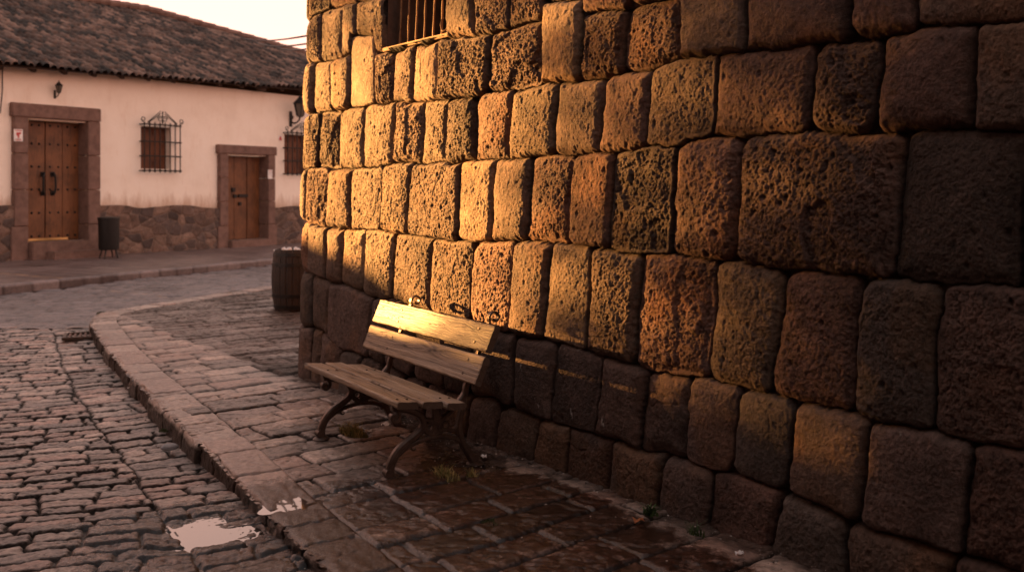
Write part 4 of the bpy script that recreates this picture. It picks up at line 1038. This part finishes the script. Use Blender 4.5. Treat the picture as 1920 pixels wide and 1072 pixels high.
def frame(e, name='leg_frame'):
    f = bpy.data.objects.new(name, None); link(f, bench)
    wx = (1, 0, 0); P = lambda pts, n=7: spline([B(e, *p) for p in pts], n)
    W_ = .044
    body = MB()
    fl = P([(-.010, .0), (-.012, .055), (.012, .115), (.058, .165), (.125, .205), (.178, .242), (.192, .282), (.172, .325), (.120, .356), (.060, .374), (.0, .385)])
    body.strap(fl, W_, np.linspace(.048, .030, len(fl)), wx); body.build('front_leg', M['iron'], f)
    b = MB(); bl = P([(.455, .385), (.440, .31), (.425, .25), (.428, .19), (.452, .125), (.492, .06), (.525, .0)]); b.strap(bl, W_, np.linspace(.028, .042, len(bl)), wx); b.build('rear_leg', M['iron'], f)
    x = MB()
    x.strap(P([(.185, .275), (.205, .235), (.240, .210), (.275, .215), (.33, .225), (.385, .215), (.428, .245)]), W_ * .7, .024, wx)
    x.strap(P([(.175, .320), (.205, .298), (.240, .285), (.270, .262), (.29, .215)]), W_ * .7, .026, wx)
    x.strap(P([(.425, .372), (.375, .325), (.330, .295), (.292, .270), (.262, .215)]), W_ * .7, .026, wx)
    x.strap(P([(.278, .275), (.270, .33), (.262, .385)]), W_ * .7, np.linspace(.060, .034, 15), wx)
    x.strap(P([(.282, .31), (.282, .25), (.282, .195)]), W_ * .55, .062, wx)
    for (dd, zz, rr_) in ((.232, .252, .021), (.334, .250, .021), (.283, .345, .016)):
        x.strap([B(e, dd + rr_ * math.cos(q), zz + rr_ * math.sin(q)) for q in np.linspace(0, 2 * math.pi, 18)], W_ * .5, .010, wx)
    for (dd, zz, sg) in ((.135, .150, 1), (.405, .150, -1)):
        x.strap([B(e, dd + sg * .030 * math.cos(q) * (1 - q / 8), zz + .030 * math.sin(q) * (1 - q / 8)) for q in np.linspace(0.6, 5.6, 18)], W_ * .5, .009, wx)
    x.build('brace', M['iron'], f)
    ar = MB(); ap = P([(.030, .120), (.085, .155), (.165, .182), (.265, .192), (.365, .178), (.435, .140), (.475, .085)]); ar.strap(ap, W_ * .75, .024, wx); ar.build('arch', M['iron'], f)
    sc = MB(); cx, cz = .012, .338
    sp = [B(e, cx - .046 * math.cos(q) * (1 - q / 10.5) * .95 , cz + .046 * math.sin(q) * (1 - q / 10.5)) for q in np.linspace(-4.3 + 5.9, 7.2, 34)]
    sc.strap([B(e, .06, .378)] + sp, W_ * .9, .018, wx)
    sc.tube([B(e - .02, cx, cz), B(e + .02, cx, cz)], .014, 10); sc.build('scroll', M['iron'], f)
    sr = MB(); sr.strap(P([(-.005, .392), (.12, .392), (.24, .378), (.36, .362), (.46, .362)]), W_ * .9, .022, wx); sr.build('seat_bearer', M['iron'], f)
    up = MB(); ups = P([(.425, .365), (.462, .41), (.472, .455), (back_pt(.03)[0] + .035, back_pt(.03)[1]), (back_pt(.18)[0] + .035, back_pt(.18)[1]), (back_pt(.355)[0] + .034, back_pt(.355)[1])]); up.strap(ups, W_ * .85, np.linspace(.040, .018, len(ups)), wx)
    q0 = back_pt(.355); cx, cz = q0[0] + .034 + .036, q0[1] + .026
    sp = [B(e, cx - .039 * math.cos(q) * (1 - q / 9.0), cz + .039 * math.sin(q) * (1 - q / 9.0)) for q in np.linspace(-.5, 6.0, 30)]
    up.strap([B(e, q0[0] + .034, q0[1])] + sp, W_ * .75, .013, wx); up.build('back_support', M['iron'], f)
    for d, zz in ((-.012, .008), (.535, .008)):
        ft = MB(); ft.lathe([(.052, 0), (.055, .006), (.042, .016), (.026, .022)], (e, -d, -.006), 16); ft.tube([B(e - .024, d - .012, .035), B(e + .024, d - .012, .035)], .024, 10)
        ft.build('foot', M['iron'], f)
    return f
frame(.075); frame(1.075)
nail = MB
for e in (.075, 1.075):
    for i in range(3):
        for k in (-.03, .03):
            d = .062 + i * .137 + k; zz = SZ + SLOPE * d + .0005
            MB().lathe([(.0075, -.004), (.0075, .0015), (.004, .003)], tuple(B(e + .004 * i, d, zz)), 10).build('bolt', M['iron'], bench)
    for q in (.083, .272):
        for k in (-.045, .045):
            d, z = back_pt(q + k * .9); n_ = B(0, -RB[1], RB[0]); c = B(e + .004 * k, d, z) + n_ * .0215
            MB().tube([c - n_ * .003, c + n_ * .002], .0075, 10).build('bolt', M['iron'], bench)

# ------------------------------------------------------------------ BARREL
bc = ground_pt(552, 578)
barrel = thing('barrel', 'old dark wooden barrel standing on the pavement by the wall corner', 'barrel', tuple(bc))
BR = lambda z: .262 + .040 * (1 - ((z - .40) / .40) ** 2)
def staves():
    n = 22; mb = MB(); zs = np.linspace(0, .80, 14)
    for k in range(n):
        g0, g1 = 2 * math.pi * (k + .03) / n, 2 * math.pi * (k + .97) / n; vs = []
        for z in zs:
            r = BR(z) + .003 * math.sin(k * 5.1)
            for g, rr in ((g0, r - .004), (g0 * .8 + g1 * .2, r), (g0 * .2 + g1 * .8, r), (g1, r - .004), (g1, r - .03), (g0, r - .03)): vs.append((rr * math.cos(g), rr * math.sin(g), z))
        fs = [(i * 6 + j, i * 6 + (j + 1) % 6, (i + 1) * 6 + (j + 1) % 6, (i + 1) * 6 + j) for i in range(13) for j in range(6)] + [(5, 4, 3, 2, 1, 0), tuple(13 * 6 + j for j in range(6))]
        mb.add(vs, fs)
    return mb.build('staves', M['barrel'], barrel)
staves()
MB().lathe([(.255, .745), (.256, .765), (.001, .766)], n=24, caps=False).build('lid', M['barrel'], barrel)
for z in (.045, .19, .60, .735):
    MB().lathe([(BR(z - .022) + .001, z - .024), (BR(z - .022) + .006, z - .022), (BR(z + .022) + .006, z + .022), (BR(z + .022) + .001, z + .024)], n=32).build('hoop', M['black_iron'], barrel)
def blob(name, c, r, mat, label, cat, group=None, seed=0, flat=1.0, sub=2):
    bm = bmesh.new(); bmesh.ops.create_icosphere(bm, subdivisions=sub + 1, radius=1)
    a = np.array([v.co for v in bm.verts]); n = fbm(a[:, 0] * 1.3 + seed, a[:, 1] * 1.3 + a[:, 2] * 2.1, 3, 401 + seed)
    for v, q in zip(bm.verts, n): v.co = Vector((v.co.x * r[0], v.co.y * r[1], v.co.z * r[2])) * (1 + .22 * float(q))
    me = bpy.data.meshes.new(name); bm.to_mesh(me); bm.free(); me.materials.append(mat)
    me.polygons.foreach_set('use_smooth', np.ones(len(me.polygons), dtype=bool))
    o = link(bpy.data.objects.new(name, me)); o.location = c; o.rotation_euler = (0, 0, seed * 1.3)
    return tag(o, label, cat, group)
for i, (x, r, w) in enumerate(((519, .018, 0), (534, .034, 1), (543, .028, 2), (547, .036, 3), (556, .036, 4), (564, .03, 5))):
    X = (x - 960) / F * bc[1]; blob('white_pebble', (X, bc[1] - .10 + .05 * math.sin(i * 2), .768 + r * .8), (r, r * .8, r * (1.0 if i in (1, 3) else .9)), M['white'], 'small whitish pebble lying among others on top of the dark barrel', 'pebble', 'pebbles on the barrel', i)

# ------------------------------------------------------------------ SMALL THINGS ON THE GROUND
p = ground_pt(319, 841, -.10); blob('pebble', (p[0], p[1], p[2] + .012), (.062, .036, .024), M['pebble'], 'flat oval grey pebble lying in the gutter below the kerb', 'pebble', None, 3)
def scrap(px, py, z, sx, sy, ang, mat, name, label, cat):
    p = ground_pt(px, py, z); n = 5; X, Y = np.meshgrid(np.linspace(-.5, .5, n), np.linspace(-.5, .5, n)); mb = MB()
    Z = .012 + .012 * np.sin(X * 5 + px) * np.cos(Y * 4 + py); c, s = math.cos(ang), math.sin(ang)
    xx = X * sx * (1 + .2 * Y); yy = Y * sy; vs = [(p[0] + a * c - b * s, p[1] + a * s + b * c, z + q) for a, b, q in zip(xx.ravel(), yy.ravel(), Z.ravel())]
    vs2 = [(v[0], v[1], v[2] - .003) for v in vs]; fs = []
    for i in range(n - 1):
        for j in range(n - 1): q = i * n + j; fs += [(q, q + 1, q + n + 1, q + n), (q + 25, q + n + 25, q + n + 26, q + 26)]
    rim = [0, 1, 2, 3, 4, 9, 14, 19, 24, 23, 22, 21, 20, 15, 10, 5]
    fs += [(rim[i], rim[(i + 1) % 16], rim[(i + 1) % 16] + 25, rim[i] + 25) for i in range(16)]
    mb.add(vs + vs2, fs, True)
    # origin at the scrap itself
    o = mb.build(name, mat); 
    for v in o.data.vertices: v.co -= Vector(p)
    o.location = p; return tag(o, label, cat)
scrap(690, 811, .0, .045, .03, .6, M['paper'], 'paper_scrap', 'white paper scrap in front of the grass tuft under the bench', 'litter')
scrap(724, 797, .0, .06, .04, .2, M['paper'], 'carton_scrap', 'pale carton scrap by the rear foot of the bench\'s far iron leg', 'litter')
scrap(1387, 1040, .0, .035, .016, .2, M['paper'], 'cigarette_end', 'white cigarette end lying close to the foot of the stone wall', 'litter')
scrap(1198, 978, .0, .05, .03, .3, M['leaf'], 'dry_leaf', 'orange dry leaf on the paving near the wall', 'leaf')
scrap(907, 858, .0, .03, .025, .3, M['paper'], 'white_chip', 'white chip beside the rear leg of the bench\'s near frame', 'litter')
scrap(197, 662, -.115, .05, .04, .3, M['paper'], 'bottle_cap', 'tiny white scrap in the gutter just past the drain grate', 'litter')
scrap(245, 728, -.10, .04, .04, .7, M['paper'], 'plastic_scrap', 'tiny pale scrap in the middle of the gutter under the kerb', 'litter')
scrap(153, 523, -.10, .11, .07, .1, M['paper'], 'paper_wrapper', 'white wrapper lying on the far street by the opposite kerb', 'litter')

def grass_mat(name, a, b_):
    m, nt, b = new_mat(name); oi = nt.nodes.new('ShaderNodeNewGeometry'); r = ramp(nt, oi.outputs['Random Per Island'], [(.1, a), (.9, b_)])
    nt.links.new(r.outputs['Color'], b.inputs['Base Color']); b.inputs['Roughness'].default_value = .7; b.inputs['Specular IOR Level'].default_value = .2; return m
M['dry_grass'] = grass_mat('dry_grass', (.13, .13, .035), (.42, .30, .12)); M['moss'] = grass_mat('moss', (.030, .042, .014), (.07, .075, .025)); M['weed'] = grass_mat('weed', (.03, .05, .018), (.06, .09, .03))
def tuft(name, px, py, rx, ry, n, hgt, mat, label, cat, seed, z=0.0, wd=.0035):
    r = random.Random(seed); p = ground_pt(px, py, z); mb = MB()
    for i in range(n):
        q = r.random() ** .6; g = r.uniform(0, 6.283); x, y = rx * q * math.cos(g), ry * q * math.sin(g)
        x, y = x * U[0] + y * N[0], x * U[1] + y * N[1]
        hh = hgt * r.uniform(.35, 1) * (1.15 - .6 * q); a = r.uniform(0, 6.283); ln = hh * r.uniform(.1, .8); w = wd * r.uniform(.6, 1.3)
        dx, dy = math.cos(a), math.sin(a); pts = []
        for k in range(4):
            t = k / 3; cx, cy, cz = x + dx * ln * t * t, y + dy * ln * t * t, hh * t * (1 - .25 * t) - .008; ww = w * (1 - t * .85)
            pts += [(cx - dy * ww, cy + dx * ww, cz), (cx + dy * ww, cy - dx * ww, cz)]
        mb.add(pts, [(0, 1, 3, 2), (2, 3, 5, 4), (4, 5, 7, 6)])
    o = mb.build(name, mat); o.location = p; return tag(o, label, cat)
tuft('grass_tuft', 662, 812, .15, .07, 330, .125, M['dry_grass'], 'yellowish grass tuft under the bench\'s far iron leg', 'grass tuft', 1)
tuft('grass_tuft', 836, 893, .12, .05, 200, .10, M['dry_grass'], 'thin greenish grass tuft at the near end under the bench', 'grass tuft', 2)
tuft('grass_tuft', 884, 893, .04, .03, 60, .085, M['dry_grass'], 'small dry sprig beside the rear leg of the bench\'s near frame', 'grass tuft', 3)
tuft('moss_patch', 925, 978, .11, .045, 520, .018, M['moss'], 'low green moss patch in a joint of the wet paving', 'moss', 4)
tuft('weed', 1221, 962, .035, .03, 46, .09, M['weed'], 'small leafy weed at the foot of the wall', 'weed', 5, 0, .010)
tuft('grass_tuft', 1306, 1000, .05, .03, 70, .09, M['weed'], 'thin grass tuft at the wall foot beside the cigarette end', 'grass tuft', 6)
tuft('moss_patch', 193, 587, .14, .08, 260, .04, M['moss'], 'green moss on the rounded end of the kerb at the street corner', 'moss', 7, -.02, .006)
tuft('moss_patch', 166, 622, .10, .06, 70, .03, M['moss'], 'dark moss in the gutter beside the drain grate', 'moss', 8, -.11, .006)
tuft('moss_patch', 306, 806, .045, .03, 120, .03, M['moss'], 'small moss clump at the foot of the kerb behind the grey pebble', 'moss', 9, -.10)

# drain grate in the gutter
dp = ground_pt(150, 631, -.125); gr = thing('drain_grate', 'dark iron drain grate set in the gutter at the kerb corner', 'drain grate', tuple(dp), math.atan2(RD[1], RD[0]))
fr = MB()
for y in (-.2, .2): fr.box((0, y, .012), (.36, .04, .03), None, .004)
for x in (-.16, .16): fr.box((x, 0, .0125), (.04, .36, .029), None, .004)
fr.build('frame', M['iron'], gr)
for k in range(5): MB().box((-.11 + k * .055, 0, .010), (.026, .36, .022), None, .003).build('bar', M['lintel'], gr)
MB().box((0, 0, -.02), (.30, .38, .01)).build('pit', M['earth'], gr)

# grit and stone chips swept against the wall foot, under the bench and into the gutter
gr_ = random.Random(9); mb = MB()
def chip(x, y, z, r):
    c = [gr_.uniform(.6, 1.2) for _ in range(6)]; g = gr_.uniform(0, 6.28); cg, sg = math.cos(g), math.sin(g)
    P = [(r * c[0], 0, 0), (0, r * c[1], 0), (-r * c[2], 0, 0), (0, -r * c[3], 0), (0, 0, r * .7 * c[4]), (0, 0, -r * .5)]
    mb.add([(x + a * cg - b * sg, y + a * sg + b * cg, z + q) for a, b, q in P], [(0, 1, 4), (1, 2, 4), (2, 3, 4), (3, 0, 4), (1, 0, 5), (2, 1, 5), (3, 2, 5), (0, 3, 5)])
for i in range(900):
    k = gr_.random(); r = .0022 + .007 * gr_.random() ** 3
    if k < .45: u_, a_ = gr_.uniform(-2.6, 2.4), abs(gr_.gauss(.02, .09)) + .02
    elif k < .75: u_, a_ = gr_.gauss(.35, .5), abs(gr_.gauss(.25, .22)) + .02
    else: u_, a_ = gr_.uniform(-2.6, 2.2), gr_.uniform(.05, 1.6)
    p = P0 + U * u_ - N * a_; chip(p[0], p[1], .002, r)
for i in range(260):
    s_ = gr_.uniform(.5, 8.5); p = kerb_at(np.array([s_]))[0]; j = int(np.clip(s_ / .02, 0, len(KN) - 1)); o = abs(gr_.gauss(0, .09)) + .02
    x, y = p - KN[j] * o; chip(x, y, float(road_z(x, y)) - .004, .003 + .007 * gr_.random() ** 3)
M['grit'] = grass_mat('grit', (.06, .05, .045), (.42, .36, .32))
tag(mb.build('gravel', M['grit']), kind='stuff', label='fine grit and stone chips along the wall foot and gutter', cat='gravel')
# ------------------------------------------------------------------ UNSEEN STREET (added outside the frame to block and shape the light)
def fpt(a, y, z=0.0): return HA + HR.T @ np.array([a, y, z])
gw = thing('added_garden_wall', 'unseen low garden wall added beside the white house, its top shaped to pass the sun', 'wall', tuple(HA), HTH)
prof = [(-9.5, 2.72), (-8.4, 2.66), (-7.5, 2.60), (-7.2, 2.60), (-6.95, 2.56), (-6.65, 2.50), (-6.45, 2.42), (-6.3, 2.46), (-6.12, 2.72), (-5.7, 2.80), (-4.9, 2.76), (-3.6, 2.84), (-1.65, 2.82)]  # top line dipped so low sun reaches the bench back
def gz(a): return float(np.interp(a, [p[0] for p in prof], [p[1] for p in prof]))
ga = np.linspace(-9.5, -1.65, 90)
mb = MB()
for x0, x1 in zip(ga[:-1], ga[1:]):
    z0, z1 = gz(x0) - .10, gz(x1) - .10
    mb.add([(x0, .02, -.2), (x1, .02, -.2), (x1, .02, z1), (x0, .02, z0), (x0, .42, -.2), (x1, .42, -.2), (x1, .42, z1), (x0, .42, z0)], [(0, 1, 2, 3), (5, 4, 7, 6)])
mb.build('masonry', M['plaster'], gw)
cp = MB()
sec = [(-.06, -.12), (-.07, -.09), (.06, -.02), (.22, 0), (.38, -.02), (.51, -.09), (.50, -.12)]
vs = [(x, y, gz(x) + z + .006 * math.sin(x * 23)) for x in ga for y, z in sec]; n = len(sec)
cp.add(vs, [(i * n + k, i * n + (k + 1) % n, (i + 1) * n + (k + 1) % n, (i + 1) * n + k) for i in range(len(ga) - 1) for k in range(n)] + [tuple(range(n)), tuple((len(ga) - 1) * n + k for k in range(n))])
cp.build('coping', M['lintel'], gw)
def plain_house(name, label, p, th, w, dpt, hgt, ridge, wm='plaster'):
    t = thing(name, label, 'house', tuple(p), th)
    mb = MB(); mb.add([(0, 0, -.2), (w, 0, -.2), (w, dpt, -.2), (0, dpt, -.2), (0, 0, hgt), (w, 0, hgt), (w, dpt, hgt), (0, dpt, hgt)], [(0, 1, 5, 4), (1, 2, 6, 5), (2, 3, 7, 6), (3, 0, 4, 7)])
    mb.add([(0, 0, hgt), (0, dpt, hgt), (0, dpt / 2, ridge)], [(0, 1, 2)]); mb.add([(w, 0, hgt), (w, dpt, hgt), (w, dpt / 2, ridge)], [(0, 1, 2)]); mb.build('facade', M[wm], t)
    rf = MB(); k = (ridge - hgt) / (dpt / 2)
    for sg in (-1, 1):
        y0 = dpt / 2 + sg * (dpt / 2 + .5); z0 = hgt - .5 * k + .06
        rf.add([(-.3, y0, z0), (w + .3, y0, z0), (w + .3, dpt / 2, ridge + .06), (-.3, dpt / 2, ridge + .06), (-.3, y0, z0 + .12), (w + .3, y0, z0 + .12), (w + .3, dpt / 2, ridge + .18), (-.3, dpt / 2, ridge + .18)], [(0, 1, 2, 3), (4, 5, 6, 7), (0, 1, 5, 4), (1, 2, 6, 5), (0, 3, 7, 4)])
    rf.build('roof', M['roof_base'], t)
    n = max(1, int(w / 3.2))
    for i in range(n):
        x = w * (i + .5) / n; wd = MB().box((x, .0, 2.3), (.9, .10, 1.3), None, .01).build('window', M['lintel'], t)
        MB().box((x, -.055, 2.3), (.7, .03, 1.1)).build('shutter', M['shutter'], wd)
    dr = MB().box((w * .5, .0, 1.1), (1.3, .12, 2.5), None, .01).build('door', M['door'], t)
plain_house('added_street_house', 'unseen two-storey whitewashed house added beyond the garden wall to cut off the sun', fpt(-19.85, .2), HTH, 12.2, 8, 6.2, 8.4)  # unseen, added so its corner ends the sunlit stretch of wall
for i, (sv, lab) in enumerate(((-15, 'unseen brown earth-plastered house added along the cobbled road to block sky light, nearer the square'), (-27, 'unseen brown earth-plastered house added along the cobbled road to block sky light, further from the square'))):
    base = np.array([-5.3, 6.2, 0]); c = base + U * (sv + 3.6); c = c - N * 1.2  # unseen houses, kept dark, added to cut light on the stone wall
    # faces the stone wall across the road
    plain_house('added_street_house', lab, c, math.atan2(U[1], U[0]), 11.5, 8, 6.4, 8.6, 'adobe')

tr = thing('added_tree', 'unseen leafy crown added behind the low garden wall to thin the sunlight', 'added_tree', tuple(fpt(-7.9, 1.6)), HTH)  # unseen, added to soften where the sun stops on the wall
MB().tube(spline([(0, 0, -.1), (.05, .03, 1.2), (-.05, .0, 2.4), (.1, .05, 3.6), (.05, 0, 5.0)], 6), np.linspace(.16, .05, 25), 10).build('trunk', M['dark_wood'], tr)
lf = MB(); rr = random.Random(5)
for i in range(4200):  # leaf density graded to fade the sunlight along the stone wall
    if i < 3500:
        q = rr.random() ** .55; a = -6.66 - 1.0 * q if i < 2700 else rr.uniform(-8.9, -7.45); z = rr.uniform(2.3, 6.2)
    else:
        a = rr.uniform(-6.9, -5.5); z = rr.triangular(4.1, 6.2, 5.6)
    y = 1.6 + rr.uniform(-.9, .9); s_ = rr.uniform(.035, .065)
    e1 = Vector((rr.gauss(0, 1), rr.gauss(0, 1), rr.gauss(0, 1))).normalized(); e2 = e1.orthogonal().normalized()
    c = Vector((a + 7.9, y - 1.6, z)); lf.add([c - e1 * s_ * 1.4, c + e2 * s_ * .7, c + e1 * s_ * 1.4, c - e2 * s_ * .7], [(0, 1, 2, 3)])
lf.build('crown', M['weed'], tr)
# ------------------------------------------------------------------ LIGHT
w = bpy.data.worlds.new('World'); scene.world = w; w.use_nodes = True; nt = w.node_tree
bg = nt.nodes['Background']; sky = nt.nodes.new('ShaderNodeTexSky'); sky.sky_type = 'NISHITA'; sky.sun_disc = False
sky.sun_elevation = EL; sky.sun_rotation = math.atan2(SUN[0], SUN[1]); sky.air_density = 1.0; sky.dust_density = 4.0; sky.ozone_density = 1.0; sky.altitude = 3300
tintn = nt.nodes.new('ShaderNodeMix'); tintn.data_type = 'RGBA'; tintn.blend_type = 'MULTIPLY'; tintn.inputs[0].default_value = 1.0
tintn.inputs[7].default_value = (*SKY_TINT, 1)
nt.links.new(sky.outputs[0], tintn.inputs[6])
# thin evening haze: the glow near the sun is compressed instead of burning out
def vm(op, a, b):
    m = nt.nodes.new('ShaderNodeVectorMath'); m.operation = op
    for v, q in ((a, m.inputs[0]), (b, m.inputs[1])):
        if isinstance(v, tuple): q.default_value = v
        else: nt.links.new(v, q)
    return m.outputs[0]
hz = vm('DIVIDE', vm('MULTIPLY', tintn.outputs[2], SKY_CAP), vm('ADD', tintn.outputs[2], SKY_CAP))
nt.links.new(hz, bg.inputs['Color']); bg.inputs['Strength'].default_value = SKY_STR
sl = bpy.data.lights.new('sun', 'SUN'); sl.energy = SUN_E; sl.angle = math.radians(.55); sl.color = SUN_C
so = link(bpy.data.objects.new('sun', sl)); so.location = (-10, 8, 12)
d = Vector((SUN[0] * math.cos(EL), SUN[1] * math.cos(EL), math.sin(EL))); so.rotation_euler = d.to_track_quat('Z', 'Y').to_euler()

cam = bpy.data.cameras.new('camera'); co = link(bpy.data.objects.new('camera', cam)); scene.camera = co
co.location = (0, 0, H); co.rotation_euler = (math.pi / 2, 0, 0)
cam.sensor_width = 36; cam.lens = F / 1920 * 36; cam.shift_y = -(536 - HY) / 1920; cam.clip_end = 2000; cam.clip_start = .05
cam.dof.use_dof = True; cam.dof.focus_distance = 4.8; cam.dof.aperture_fstop = 2.8
vs = scene.view_settings; vs.view_transform = 'Standard'; vs.look = 'None'; vs.gamma = 1; vs.exposure = EXPO; vs.use_curve_mapping = False
scene.cycles.max_bounces = 6; scene.cycles.use_denoising = True
